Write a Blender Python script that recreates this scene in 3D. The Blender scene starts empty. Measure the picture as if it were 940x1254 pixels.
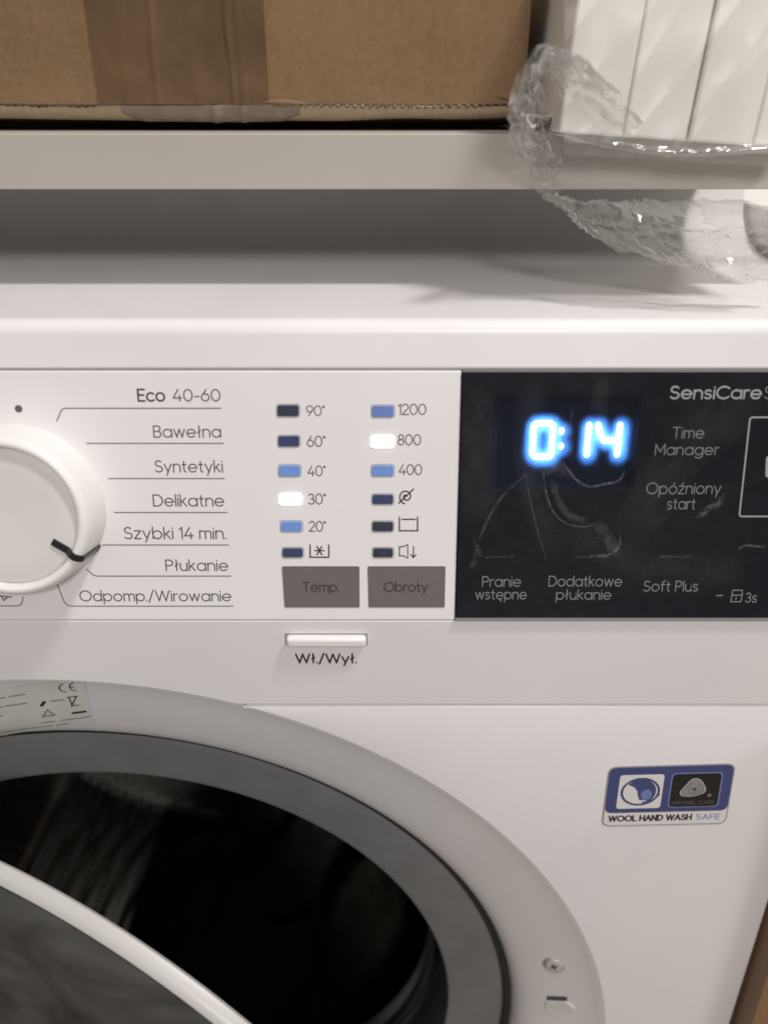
import bpy, bmesh, math, random
from math import radians, sin, cos, tan, pi, sqrt, atan2
from mathutils import Vector, Matrix, noise
random.seed(7)
scene = bpy.context.scene
C = scene.collection

# ------------------------------------------------------------------ camera
CAM = Vector((0.131, -0.245, 0.914))       # machine: front plane y = 0, centre x = 0, floor z = 0
PITCH = math.atan(507 / 1000.0)
cd = bpy.data.cameras.new('camera')
cam = bpy.data.objects.new('camera', cd)
C.objects.link(cam)
cam.location = CAM
cam.rotation_euler = (pi / 2 - PITCH, 0, 0)
cd.sensor_fit = 'VERTICAL'
cd.sensor_height = 36
cd.sensor_width = 36
cd.lens = 36 * 1000 / 1254.0
cd.clip_start = 0.01
cd.clip_end = 50
cd.dof.use_dof = True
cd.dof.focus_distance = 0.305
cd.dof.aperture_fstop = 6.5
scene.camera = cam

# ------------------------------------------------------------------ world, lamps, exposure
world = bpy.data.worlds.new('World')
scene.world = world
world.use_nodes = True
bg = world.node_tree.nodes['Background']
bg.inputs[0].default_value = (1.0, 0.975, 0.965, 1)
bg.inputs[1].default_value = 0.30

def lamp(name, target, direction, dist, size, power, col, shape='DISK'):
    l = bpy.data.lights.new(name, 'AREA')
    l.shape = shape
    l.size = size
    l.energy = power
    l.color = col
    o = bpy.data.objects.new(name, l)
    C.objects.link(o)
    d = Vector(direction).normalized()
    o.location = Vector(target) + d * dist
    o.rotation_euler = d.to_track_quat('Z', 'Y').to_euler()
    return o
lamp('ceiling_lamp', (0.15, 0.03, 0.82), (0.42, -0.25, 1.0), 1.9, 0.24, 25, (1.0, 0.965, 0.945))
lamp('front_fill', (0.1, 0.1, 0.8), (0.20, -1.0, 0.54), 2.6, 0.40, 27, (1.0, 0.96, 0.945))  # added frontal fill, standing for no known lamp

vs = scene.view_settings
vs.view_transform = 'Standard'
vs.look = 'None'
vs.exposure = -0.05
vs.gamma = 1.0
vs.use_curve_mapping = False
scene.cycles.use_denoising = True
scene.cycles.transparent_max_bounces = 24
scene.cycles.max_bounces = 10

# ------------------------------------------------------------------ measuring: sight lines of the photograph onto real surfaces
FPX = 1000.0
FW = Vector((0, cos(PITCH), -sin(PITCH)))
UP = Vector((0, sin(PITCH), cos(PITCH)))
RT = Vector((1, 0, 0))
def ray(u, v):
    return RT * ((u - 470) / FPX) + UP * ((627 - v) / FPX) + FW
def at_y(u, v, y):
    d = ray(u, v)
    return CAM + d * ((y - CAM.y) / d.y)
LEAN = radians(10.5)
PN = Vector((0, -cos(LEAN), sin(LEAN)))
PT = Vector((0, sin(LEAN), cos(LEAN)))
P0 = Vector((0, -0.002, CAM.z - 0.16712))
def P(s, t, off=0.0):                       # control panel: s across, t up the leaning face, off outwards
    return P0 + RT * s + PT * t + PN * off
def st(u, v):
    d = ray(u, v)
    k = (P0 - CAM).dot(PN) / d.dot(PN)
    p = CAM + d * k - P0
    return (p.x, p.dot(PT))
DC = Vector((0.0, 0.0, CAM.z - 0.436))      # centre of the door opening

# ------------------------------------------------------------------ materials
def mat(name, col, rough=0.5, metal=0.0, spec=0.5, emit=None, estr=0.0, noise_amt=0.0, noise_scale=60, bump=0.0, bump_scale=300, coat=0.0):
    m = bpy.data.materials.new(name)
    m.use_nodes = True
    nt = m.node_tree
    b = nt.nodes['Principled BSDF']
    b.inputs['Base Color'].default_value = (*col, 1)
    b.inputs['Roughness'].default_value = rough
    b.inputs['Metallic'].default_value = metal
    b.inputs['Specular IOR Level'].default_value = spec
    b.inputs['Coat Weight'].default_value = coat
    if emit:
        b.inputs['Emission Color'].default_value = (*emit, 1)
        b.inputs['Emission Strength'].default_value = estr
    if noise_amt or bump:
        tc = nt.nodes.new('ShaderNodeTexCoord')
    if noise_amt:
        n = nt.nodes.new('ShaderNodeTexNoise')
        n.inputs['Scale'].default_value = noise_scale
        n.inputs['Detail'].default_value = 6
        nt.links.new(tc.outputs['Object'], n.inputs['Vector'])
        r = nt.nodes.new('ShaderNodeMapRange')
        r.inputs['From Min'].default_value = 0.3
        r.inputs['From Max'].default_value = 0.7
        r.inputs['To Min'].default_value = 1 - noise_amt
        r.inputs['To Max'].default_value = 1 + noise_amt
        nt.links.new(n.outputs['Fac'], r.inputs['Value'])
        mx = nt.nodes.new('ShaderNodeMix')
        mx.data_type = 'RGBA'
        mx.blend_type = 'MULTIPLY'
        mx.inputs['Factor'].default_value = 1
        mx.inputs['A'].default_value = (*col, 1)
        nt.links.new(r.outputs['Result'], mx.inputs['B'])
        nt.links.new(mx.outputs['Result'], b.inputs['Base Color'])
        r2 = nt.nodes.new('ShaderNodeMapRange')
        r2.inputs['To Min'].default_value = max(0.02, rough - 0.08)
        r2.inputs['To Max'].default_value = min(1, rough + 0.08)
        nt.links.new(n.outputs['Fac'], r2.inputs['Value'])
        nt.links.new(r2.outputs['Result'], b.inputs['Roughness'])
    if bump:
        n2 = nt.nodes.new('ShaderNodeTexNoise')
        n2.inputs['Scale'].default_value = bump_scale
        n2.inputs['Detail'].default_value = 4
        nt.links.new(tc.outputs['Object'], n2.inputs['Vector'])
        bp = nt.nodes.new('ShaderNodeBump')
        bp.inputs['Strength'].default_value = bump
        bp.inputs['Distance'].default_value = 0.0004
        nt.links.new(n2.outputs['Fac'], bp.inputs['Height'])
        nt.links.new(bp.outputs['Normal'], b.inputs['Normal'])
    return m

M = {}
M['white'] = mat('white_plastic', (0.80, 0.775, 0.768), 0.36, noise_amt=0.03, noise_scale=14, bump=0.06, bump_scale=2500)
M['panel'] = mat('panel_white', (0.79, 0.765, 0.758), 0.40, noise_amt=0.012, noise_scale=30, bump=0.08, bump_scale=3000)
M['cabinet'] = mat('white_enamel', (0.78, 0.755, 0.748), 0.28, noise_amt=0.035, noise_scale=9, bump=0.05, bump_scale=900)
M['dish'] = mat('surround_plastic', (0.80, 0.78, 0.768), 0.42, noise_amt=0.02, noise_scale=20, bump=0.06, bump_scale=2500)
M['knob'] = mat('dial_plastic', (0.82, 0.80, 0.775), 0.40, bump=0.05, bump_scale=2000)
M['knobface'] = mat('dial_face', (0.70, 0.675, 0.645), 0.42, noise_amt=0.01, bump=0.05, bump_scale=2500)
M['ink'] = mat('grey_ink', (0.115, 0.105, 0.10), 0.6, spec=0.2)
M['inkline'] = mat('line_ink', (0.20, 0.185, 0.18), 0.6, spec=0.2)
M['inkbold'] = mat('dark_ink', (0.05, 0.045, 0.045), 0.55, spec=0.2)
M['btn'] = mat('touch_key', (0.152, 0.131, 0.128), 0.5, noise_amt=0.03, noise_scale=400)
M['btnink'] = mat('touch_key_ink', (0.05, 0.045, 0.045), 0.6, spec=0.2)
M['mark'] = mat('pointer_black', (0.012, 0.012, 0.013), 0.35)
M['dark'] = mat('dark_gap', (0.06, 0.058, 0.055), 0.8)
M['gap'] = mat('seam_grey', (0.30, 0.29, 0.28), 0.7)
M['gasket'] = mat('gasket_rubber', (0.20, 0.203, 0.204), 0.55, noise_amt=0.08, noise_scale=60, bump=0.1, bump_scale=800)
M['gasketdark'] = mat('gasket_lip', (0.025, 0.025, 0.026), 0.5, noise_amt=0.1, noise_scale=60)
M['steel'] = mat('drum_steel', (0.75, 0.70, 0.62), 0.24, metal=1.0, noise_amt=0.15, noise_scale=40)
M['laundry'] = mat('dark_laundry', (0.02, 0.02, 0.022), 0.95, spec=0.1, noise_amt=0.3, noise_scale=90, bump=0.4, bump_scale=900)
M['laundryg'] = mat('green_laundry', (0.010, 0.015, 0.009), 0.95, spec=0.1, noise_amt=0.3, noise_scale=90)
M['doorrim'] = mat('door_rim', (0.52, 0.50, 0.48), 0.4, noise_amt=0.02)
M['doorinner'] = mat('door_inner_ring', (0.10, 0.098, 0.09), 0.5, noise_amt=0.06)
M['dispgrey'] = mat('display_lettering', (0.22, 0.22, 0.23), 0.6, spec=0.2)
M['dispbold'] = mat('display_lettering_bright', (0.33, 0.33, 0.34), 0.6, spec=0.2)
M['dispedge'] = mat('display_edge', (0.24, 0.23, 0.225), 0.35)
M['black'] = mat('black_backing', (0.026, 0.026, 0.034), 0.9, spec=0.0)
M['shelf'] = mat('shelf_laminate', (0.45, 0.42, 0.375), 0.5, noise_amt=0.015, noise_scale=30, bump=0.05, bump_scale=1500)
M['wall'] = mat('wall_paint', (0.55, 0.53, 0.50), 0.8, noise_amt=0.03, noise_scale=10)
M['floor'] = mat('floor_laminate', (0.25, 0.17, 0.10), 0.5, noise_amt=0.15, noise_scale=8)
M['board'] = mat('white_board', (0.80, 0.77, 0.72), 0.5, noise_amt=0.02, noise_scale=20)
M['stblue'] = mat('sticker_blue', (0.055, 0.070, 0.19), 0.4, noise_amt=0.03, noise_scale=300)
M['stwhite'] = mat('sticker_white', (0.74, 0.72, 0.70), 0.4)
M['stclear'] = mat('sticker_edge', (0.33, 0.32, 0.34), 0.35)
M['stblack'] = mat('sticker_black', (0.012, 0.012, 0.013), 0.4)
M['stgrey'] = mat('sticker_grey', (0.36, 0.35, 0.345), 0.4)
M['stmid'] = mat('sticker_light_blue', (0.17, 0.21, 0.42), 0.4)
M['stfaint'] = mat('sticker_faint', (0.09, 0.09, 0.09), 0.5)
M['label'] = mat('rating_paper', (0.74, 0.73, 0.67), 0.45, noise_amt=0.04, noise_scale=80)
M['labelink'] = mat('rating_ink', (0.10, 0.095, 0.085), 0.6)
M['labelfaint'] = mat('rating_ink_faint', (0.30, 0.285, 0.26), 0.6)
M['screw'] = mat('zinc_screw', (0.62, 0.60, 0.57), 0.4, metal=0.3)

def wood(name, c1, c2):
    m = mat(name, c1, 0.5)
    nt = m.node_tree
    b = nt.nodes['Principled BSDF']
    tc = nt.nodes.new('ShaderNodeTexCoord')
    mp = nt.nodes.new('ShaderNodeMapping')
    mp.inputs['Scale'].default_value = (90, 90, 4)
    n = nt.nodes.new('ShaderNodeTexNoise')
    n.inputs['Scale'].default_value = 1.0
    n.inputs['Detail'].default_value = 8
    n.inputs['Distortion'].default_value = 0.6
    r = nt.nodes.new('ShaderNodeValToRGB')
    r.color_ramp.elements[0].position = 0.3
    r.color_ramp.elements[1].position = 0.7
    r.color_ramp.elements[0].color = (*c1, 1)
    r.color_ramp.elements[1].color = (*c2, 1)
    nt.links.new(tc.outputs['Object'], mp.inputs[0])
    nt.links.new(mp.outputs[0], n.inputs['Vector'])
    nt.links.new(n.outputs['Fac'], r.inputs[0])
    nt.links.new(r.outputs[0], b.inputs['Base Color'])
    return m
M['wood'] = wood('wood_veneer', (0.20, 0.115, 0.055), (0.30, 0.18, 0.095))

def cardboard(name, col):
    m = mat(name, col, 0.85, spec=0.15)
    nt = m.node_tree
    b = nt.nodes['Principled BSDF']
    tc = nt.nodes.new('ShaderNodeTexCoord')
    n = nt.nodes.new('ShaderNodeTexNoise'); n.inputs['Scale'].default_value = 9; n.inputs['Detail'].default_value = 7
    n2 = nt.nodes.new('ShaderNodeTexNoise'); n2.inputs['Scale'].default_value = 420; n2.inputs['Detail'].default_value = 5
    mp = nt.nodes.new('ShaderNodeMapping'); mp.inputs['Scale'].default_value = (260, 1, 3)
    n3 = nt.nodes.new('ShaderNodeTexNoise'); n3.inputs['Scale'].default_value = 1; n3.inputs['Detail'].default_value = 2
    nt.links.new(tc.outputs['Object'], n.inputs['Vector'])
    nt.links.new(tc.outputs['Object'], n2.inputs['Vector'])
    nt.links.new(tc.outputs['Object'], mp.inputs[0])
    nt.links.new(mp.outputs[0], n3.inputs['Vector'])
    add = nt.nodes.new('ShaderNodeMath'); add.operation = 'ADD'
    nt.links.new(n.outputs['Fac'], add.inputs[0]); nt.links.new(n2.outputs['Fac'], add.inputs[1])
    add2 = nt.nodes.new('ShaderNodeMath'); add2.operation = 'MULTIPLY_ADD'; add2.inputs[1].default_value = 0.35
    nt.links.new(n3.outputs['Fac'], add2.inputs[0]); nt.links.new(add.outputs[0], add2.inputs[2])
    r = nt.nodes.new('ShaderNodeMapRange')
    r.inputs['From Min'].default_value = 0.75; r.inputs['From Max'].default_value = 1.6
    r.inputs['To Min'].default_value = 0.82; r.inputs['To Max'].default_value = 1.18
    nt.links.new(add2.outputs[0], r.inputs['Value'])
    mx = nt.nodes.new('ShaderNodeMix'); mx.data_type = 'RGBA'; mx.blend_type = 'MULTIPLY'
    mx.inputs['Factor'].default_value = 1; mx.inputs['A'].default_value = (*col, 1)
    nt.links.new(r.outputs['Result'], mx.inputs['B'])
    nt.links.new(mx.outputs['Result'], b.inputs['Base Color'])
    bp = nt.nodes.new('ShaderNodeBump'); bp.inputs['Strength'].default_value = 0.25; bp.inputs['Distance'].default_value = 0.0004
    nt.links.new(add2.outputs[0], bp.inputs['Height']); nt.links.new(bp.outputs['Normal'], b.inputs['Normal'])
    return m
M['card'] = cardboard('kraft_cardboard', (0.228, 0.144, 0.078))
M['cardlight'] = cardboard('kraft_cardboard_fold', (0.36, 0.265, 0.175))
M['carddark'] = cardboard('kraft_cardboard_core', (0.09, 0.06, 0.035))

def film(name, tint, fac_diff, fac_gloss, rough=0.12, bump=0.5, bscale=90, gbase=0.05):
    """thin clear film: see-through, a milky share, a glossy share that grows at grazing angles"""
    m = bpy.data.materials.new(name); m.use_nodes = True
    nt = m.node_tree; nt.nodes.clear()
    out = nt.nodes.new('ShaderNodeOutputMaterial')
    tr = nt.nodes.new('ShaderNodeBsdfTransparent'); tr.inputs[0].default_value = (*tint, 1)
    gl = nt.nodes.new('ShaderNodeBsdfGlossy'); gl.inputs['Roughness'].default_value = rough
    df = nt.nodes.new('ShaderNodeBsdfDiffuse'); df.inputs[0].default_value = (0.82, 0.80, 0.77, 1)
    tl = nt.nodes.new('ShaderNodeBsdfTranslucent'); tl.inputs[0].default_value = (0.82, 0.80, 0.77, 1)
    tc = nt.nodes.new('ShaderNodeTexCoord')
    n = nt.nodes.new('ShaderNodeTexNoise'); n.inputs['Scale'].default_value = bscale; n.inputs['Detail'].default_value = 7
    n.inputs['Distortion'].default_value = 1.2
    nt.links.new(tc.outputs['Object'], n.inputs['Vector'])
    bp = nt.nodes.new('ShaderNodeBump'); bp.inputs['Strength'].default_value = bump; bp.inputs['Distance'].default_value = 0.004
    nt.links.new(n.outputs['Fac'], bp.inputs['Height'])
    for k in (gl, df, tl):
        nt.links.new(bp.outputs['Normal'], k.inputs['Normal'])
    lw = nt.nodes.new('ShaderNodeLayerWeight'); lw.inputs['Blend'].default_value = 0.14
    lw2 = nt.nodes.new('ShaderNodeLayerWeight'); lw2.inputs['Blend'].default_value = 0.45
    nt.links.new(bp.outputs['Normal'], lw2.inputs['Normal'])
    nt.links.new(bp.outputs['Normal'], lw.inputs['Normal'])
    m1 = nt.nodes.new('ShaderNodeMixShader'); m1.inputs[0].default_value = 0.5
    nt.links.new(df.outputs[0], m1.inputs[1]); nt.links.new(tl.outputs[0], m1.inputs[2])
    m2 = nt.nodes.new('ShaderNodeMixShader')
    md = nt.nodes.new('ShaderNodeMath'); md.operation = 'MULTIPLY_ADD'
    md.inputs[1].default_value = fac_diff * 1.6; md.inputs[2].default_value = fac_diff * 0.35
    nt.links.new(lw2.outputs['Facing'], md.inputs[0]); nt.links.new(md.outputs[0], m2.inputs[0])
    nt.links.new(tr.outputs[0], m2.inputs[1]); nt.links.new(m1.outputs[0], m2.inputs[2])
    m3 = nt.nodes.new('ShaderNodeMixShader')
    mg = nt.nodes.new('ShaderNodeMath'); mg.operation = 'MULTIPLY_ADD'
    mg.inputs[1].default_value = fac_gloss; mg.inputs[2].default_value = gbase
    nt.links.new(lw.outputs['Fresnel'], mg.inputs[0]); nt.links.new(mg.outputs[0], m3.inputs[0])
    nt.links.new(m2.outputs[0], m3.inputs[1]); nt.links.new(gl.outputs[0], m3.inputs[2])
    nt.links.new(m3.outputs[0], out.inputs[0])
    return m
M['film'] = film('clear_film', (0.97, 0.97, 0.96), 0.16, 0.6, rough=0.07, bump=0.10, bscale=60, gbase=0.05)
M['filmcrisp'] = film('clear_film_crumpled', (0.97, 0.97, 0.965), 0.24, 0.7, rough=0.06, bump=0.15, bscale=90, gbase=0.07)
M['filmthin'] = film('clear_film_taut', (0.98, 0.98, 0.975), 0.24, 0.06, rough=0.38, bump=0.12, bscale=30, gbase=0.03)
M['tape'] = None

def tape_mat():
    m = mat('brown_tape', (0.20, 0.125, 0.062), 0.40, spec=0.12)
    nt = m.node_tree; b = nt.nodes['Principled BSDF']
    tc = nt.nodes.new('ShaderNodeTexCoord')
    mp = nt.nodes.new('ShaderNodeMapping'); mp.inputs['Scale'].default_value = (24, 20, 24)
    n = nt.nodes.new('ShaderNodeTexNoise'); n.inputs['Scale'].default_value = 1; n.inputs['Detail'].default_value = 5; n.inputs['Distortion'].default_value = 0.8
    nt.links.new(tc.outputs['Object'], mp.inputs[0]); nt.links.new(mp.outputs[0], n.inputs['Vector'])
    r = nt.nodes.new('ShaderNodeValToRGB')
    r.color_ramp.elements[0].position = 0.35; r.color_ramp.elements[1].position = 0.72
    r.color_ramp.elements[0].color = (0.112, 0.068, 0.035, 1); r.color_ramp.elements[1].color = (0.165, 0.102, 0.054, 1)
    nt.links.new(n.outputs['Fac'], r.inputs[0]); nt.links.new(r.outputs[0], b.inputs['Base Color'])
    bp = nt.nodes.new('ShaderNodeBump'); bp.inputs['Strength'].default_value = 0.08; bp.inputs['Distance'].default_value = 0.002
    nt.links.new(n.outputs['Fac'], bp.inputs['Height']); nt.links.new(bp.outputs['Normal'], b.inputs['Normal'])
    return m
M['tape'] = tape_mat()
M['tapefold'] = mat('tape_over_fold', (0.215, 0.165, 0.12), 0.42, noise_amt=0.15, noise_scale=120, bump=0.6, bump_scale=200)

def display_mat():
    m = mat('display_glass', (0.012, 0.012, 0.015), 0.12, spec=0.5)
    nt = m.node_tree; b = nt.nodes['Principled BSDF']
    tc = nt.nodes.new('ShaderNodeTexCoord')
    n = nt.nodes.new('ShaderNodeTexNoise'); n.inputs['Scale'].default_value = 14; n.inputs['Detail'].default_value = 3; n.inputs['Distortion'].default_value = 1.5
    nt.links.new(tc.outputs['Object'], n.inputs['Vector'])
    n2 = nt.nodes.new('ShaderNodeTexNoise'); n2.inputs['Scale'].default_value = 260; n2.inputs['Detail'].default_value = 8
    nt.links.new(tc.outputs['Object'], n2.inputs['Vector'])
    r = nt.nodes.new('ShaderNodeValToRGB')          # greasy film left by wiping: pale where thick
    r.color_ramp.elements[0].position = 0.32; r.color_ramp.elements[1].position = 0.70
    r.color_ramp.elements[0].color = (0.0025, 0.003, 0.0065, 1); r.color_ramp.elements[1].color = (0.007, 0.0075, 0.011, 1)
    nt.links.new(n.outputs['Fac'], r.inputs[0])
    r2 = nt.nodes.new('ShaderNodeMapRange'); r2.inputs['From Min'].default_value = 0.35; r2.inputs['From Max'].default_value = 0.75
    r2.inputs['To Min'].default_value = 0.75; r2.inputs['To Max'].default_value = 1.5
    nt.links.new(n2.outputs['Fac'], r2.inputs['Value'])
    mx = nt.nodes.new('ShaderNodeMix'); mx.data_type = 'RGBA'; mx.blend_type = 'MULTIPLY'; mx.inputs['Factor'].default_value = 1
    nt.links.new(r.outputs[0], mx.inputs['A']); nt.links.new(r2.outputs['Result'], mx.inputs['B'])
    nt.links.new(mx.outputs['Result'], b.inputs['Base Color'])
    rr = nt.nodes.new('ShaderNodeMapRange'); rr.inputs['To Min'].default_value = 0.03; rr.inputs['To Max'].default_value = 0.20
    nt.links.new(n.outputs['Fac'], rr.inputs['Value']); nt.links.new(rr.outputs['Result'], b.inputs['Roughness'])
    return m
M['display'] = display_mat()

def smear_mat(name, col, amount, scale=400, lo=0.36, hi=0.70):
    m = bpy.data.materials.new(name); m.use_nodes = True
    nt = m.node_tree; nt.nodes.clear()
    out = nt.nodes.new('ShaderNodeOutputMaterial')
    tr = nt.nodes.new('ShaderNodeBsdfTransparent')
    df = nt.nodes.new('ShaderNodeBsdfDiffuse'); df.inputs[0].default_value = (*col, 1)
    tc = nt.nodes.new('ShaderNodeTexCoord')
    n = nt.nodes.new('ShaderNodeTexNoise'); n.inputs['Scale'].default_value = scale; n.inputs['Detail'].default_value = 8; n.inputs['Roughness'].default_value = 0.7
    nt.links.new(tc.outputs['Object'], n.inputs['Vector'])
    r = nt.nodes.new('ShaderNodeMapRange'); r.inputs['From Min'].default_value = 0.36; r.inputs['From Max'].default_value = 0.70
    r.inputs['To Min'].default_value = 0; r.inputs['To Max'].default_value = amount
    r.inputs['From Min'].default_value = lo; r.inputs['From Max'].default_value = hi
    nt.links.new(n.outputs['Fac'], r.inputs['Value'])
    at = nt.nodes.new('ShaderNodeAttribute'); at.attribute_name = 'thickness'
    mu = nt.nodes.new('ShaderNodeMath'); mu.operation = 'MULTIPLY'
    nt.links.new(r.outputs['Result'], mu.inputs[0]); nt.links.new(at.outputs['Fac'], mu.inputs[1])
    mx = nt.nodes.new('ShaderNodeMixShader')
    nt.links.new(mu.outputs[0], mx.inputs[0]); nt.links.new(tr.outputs[0], mx.inputs[1]); nt.links.new(df.outputs[0], mx.inputs[2])
    nt.links.new(mx.outputs[0], out.inputs[0])
    return m
M['smear'] = smear_mat('dried_smear', (0.62, 0.60, 0.58), 0.26, 500)
M['smearsoft'] = smear_mat('dried_smear_faint', (0.6, 0.6, 0.62), 0.12, 250)
M['haze'] = smear_mat('greasy_haze', (0.55, 0.55, 0.58), 0.035, 90, 0.30, 0.70)
M['speck'] = smear_mat('dust_specks', (0.7, 0.7, 0.7), 0.26, 1500, 0.60, 0.72)

def halo_lens_mat():
    """rough blue-tinted sheet added over the lit digits to spread a halo"""
    m = bpy.data.materials.new('halo_lens'); m.use_nodes = True
    nt = m.node_tree; nt.nodes.clear()
    out = nt.nodes.new('ShaderNodeOutputMaterial')
    tr = nt.nodes.new('ShaderNodeBsdfTransparent'); tr.inputs[0].default_value = (0.85, 0.9, 1.0, 1)
    rf = nt.nodes.new('ShaderNodeBsdfRefraction'); rf.inputs['Roughness'].default_value = 1.0; rf.inputs['IOR'].default_value = 1.9
    rf.inputs['Color'].default_value = (0.20, 0.40, 0.9, 1)
    gl = nt.nodes.new('ShaderNodeBsdfGlossy'); gl.inputs['Roughness'].default_value = 0.15
    m1 = nt.nodes.new('ShaderNodeMixShader'); m1.inputs[0].default_value = 0.62
    nt.links.new(tr.outputs[0], m1.inputs[1]); nt.links.new(rf.outputs[0], m1.inputs[2])
    m2 = nt.nodes.new('ShaderNodeMixShader'); m2.inputs[0].default_value = 0.04
    nt.links.new(m1.outputs[0], m2.inputs[1]); nt.links.new(gl.outputs[0], m2.inputs[2])
    nt.links.new(m2.outputs[0], out.inputs[0])
    return m
M['lens'] = halo_lens_mat()
M['digit'] = mat('lit_digit', (0.1, 0.1, 0.1), 0.5, emit=(0.36, 0.66, 1.0), estr=17.0)
M['leaklit'] = mat('lit_lamp', (0.8, 0.8, 0.8), 0.4, emit=(0.88, 0.95, 1.0), estr=4.0)

def led_mat(name, base, em, es):  # emission stands for light leaking in from the lit lamps
    return mat(name, base, 0.38, spec=0.22, emit=em, estr=es, noise_amt=0.12, noise_scale=500)
M['ledblue'] = led_mat('lamp_window_blue', (0.10, 0.16, 0.32), (0.18, 0.36, 0.85), 0.36)
M['ledblue2'] = led_mat('lamp_window_blue_dim', (0.10, 0.14, 0.28), (0.18, 0.30, 0.75), 0.27)
M['lednavy'] = led_mat('lamp_window_navy', (0.040, 0.05, 0.10), (0.10, 0.15, 0.5), 0.07)
M['leddark'] = led_mat('lamp_window_slate', (0.040, 0.046, 0.065), (0.1, 0.15, 0.4), 0.012)

def doorglass_mat():
    m = mat('door_glass', (0.055, 0.053, 0.048), 0.25, spec=0.5)
    nt = m.node_tree; b = nt.nodes['Principled BSDF']
    tc = nt.nodes.new('ShaderNodeTexCoord')
    mp = nt.nodes.new('ShaderNodeMapping'); mp.inputs['Scale'].default_value = (20, 20, 38); mp.inputs['Rotation'].default_value = (0, 0.5, 0)
    n = nt.nodes.new('ShaderNodeTexNoise'); n.inputs['Scale'].default_value = 1; n.inputs['Detail'].default_value = 9; n.inputs['Distortion'].default_value = 1.0
    nt.links.new(tc.outputs['Object'], mp.inputs[0]); nt.links.new(mp.outputs[0], n.inputs['Vector'])
    r = nt.nodes.new('ShaderNodeValToRGB')
    r.color_ramp.elements[0].position = 0.34; r.color_ramp.elements[1].position = 0.70
    r.color_ramp.elements[0].color = (0.018, 0.017, 0.016, 1); r.color_ramp.elements[1].color = (0.085, 0.082, 0.075, 1)
    nt.links.new(n.outputs['Fac'], r.inputs[0]); nt.links.new(r.outputs[0], b.inputs['Base Color'])
    rr = nt.nodes.new('ShaderNodeMapRange'); rr.inputs['To Min'].default_value = 0.1; rr.inputs['To Max'].default_value = 0.6
    nt.links.new(n.outputs['Fac'], rr.inputs['Value']); nt.links.new(rr.outputs['Result'], b.inputs['Roughness'])
    return m
M['doorglass'] = doorglass_mat()

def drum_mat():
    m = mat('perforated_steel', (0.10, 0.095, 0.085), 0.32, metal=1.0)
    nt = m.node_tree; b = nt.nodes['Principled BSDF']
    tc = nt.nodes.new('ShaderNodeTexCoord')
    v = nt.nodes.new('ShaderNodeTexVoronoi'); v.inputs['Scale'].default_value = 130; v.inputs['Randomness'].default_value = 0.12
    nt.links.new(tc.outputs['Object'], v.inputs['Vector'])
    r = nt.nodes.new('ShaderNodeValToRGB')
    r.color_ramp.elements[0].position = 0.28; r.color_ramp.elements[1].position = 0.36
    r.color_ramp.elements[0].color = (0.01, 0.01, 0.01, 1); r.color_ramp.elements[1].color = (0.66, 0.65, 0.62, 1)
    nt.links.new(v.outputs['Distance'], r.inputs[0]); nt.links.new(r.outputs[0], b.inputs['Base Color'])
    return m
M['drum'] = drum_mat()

# ------------------------------------------------------------------ mesh helpers
def link(o, parent=None):
    C.objects.link(o)
    if parent is not None:
        o.parent = parent
    return o
def mesh_obj(name, verts, faces, m, parent=None, smooth=False, sharp=35):
    me = bpy.data.meshes.new(name)
    me.from_pydata([tuple(v) for v in verts], [], faces)
    me.update()
    bm = bmesh.new(); bm.from_mesh(me)
    bmesh.ops.recalc_face_normals(bm, faces=bm.faces)
    bm.to_mesh(me); bm.free()
    if smooth:
        me.polygons.foreach_set('use_smooth', [True] * len(me.polygons))
        me.set_sharp_from_angle(angle=radians(sharp))
    me.materials.append(M[m] if isinstance(m, str) else m)
    return link(bpy.data.objects.new(name, me), parent)
def empty(name, loc, label, cat, group=None):
    o = bpy.data.objects.new(name, None)
    o.empty_display_size = 0.05
    o.location = loc
    o['label'] = label; o['category'] = cat
    if group: o['group'] = group
    return link(o)
def adopt(o, root):
    """parent keeping world coordinates (root has only a translation)"""
    o.parent = root
    o.matrix_parent_inverse = Matrix.Translation(-root.location)
    return o
def box_data(x0, x1, y0, y1, z0, z1):
    v = [(x, y, z) for x in (x0, x1) for y in (y0, y1) for z in (z0, z1)]
    f = [(0, 1, 3, 2), (4, 6, 7, 5), (0, 4, 5, 1), (2, 3, 7, 6), (0, 2, 6, 4), (1, 5, 7, 3)]
    return v, f
def bevel(o, w, seg=3):
    md = o.modifiers.new('bevel', 'BEVEL'); md.width = w; md.segments = seg; md.limit_method = 'ANGLE'
    o.data.polygons.foreach_set('use_smooth', [True] * len(o.data.polygons))
    o.data.set_sharp_from_angle(angle=radians(40))
    return o
def box(name, x0, x1, y0, y1, z0, z1, m, parent=None, bev=0.0):
    v, f = box_data(x0, x1, y0, y1, z0, z1)
    o = mesh_obj(name, v, f, m, parent)
    if bev: bevel(o, bev)
    return o
def extrude_x(name, prof, xs, m, parent=None, sharp=35):
    v = []; f = []; n = len(prof)
    for x in xs:
        v += [(x, y, z) for (y, z) in prof]
    for i in range(len(xs) - 1):
        for j in range(n - 1):
            f.append((i * n + j, i * n + j + 1, (i + 1) * n + j + 1, (i + 1) * n + j))
    return mesh_obj(name, v, f, m, parent, smooth=True, sharp=sharp)
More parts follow.
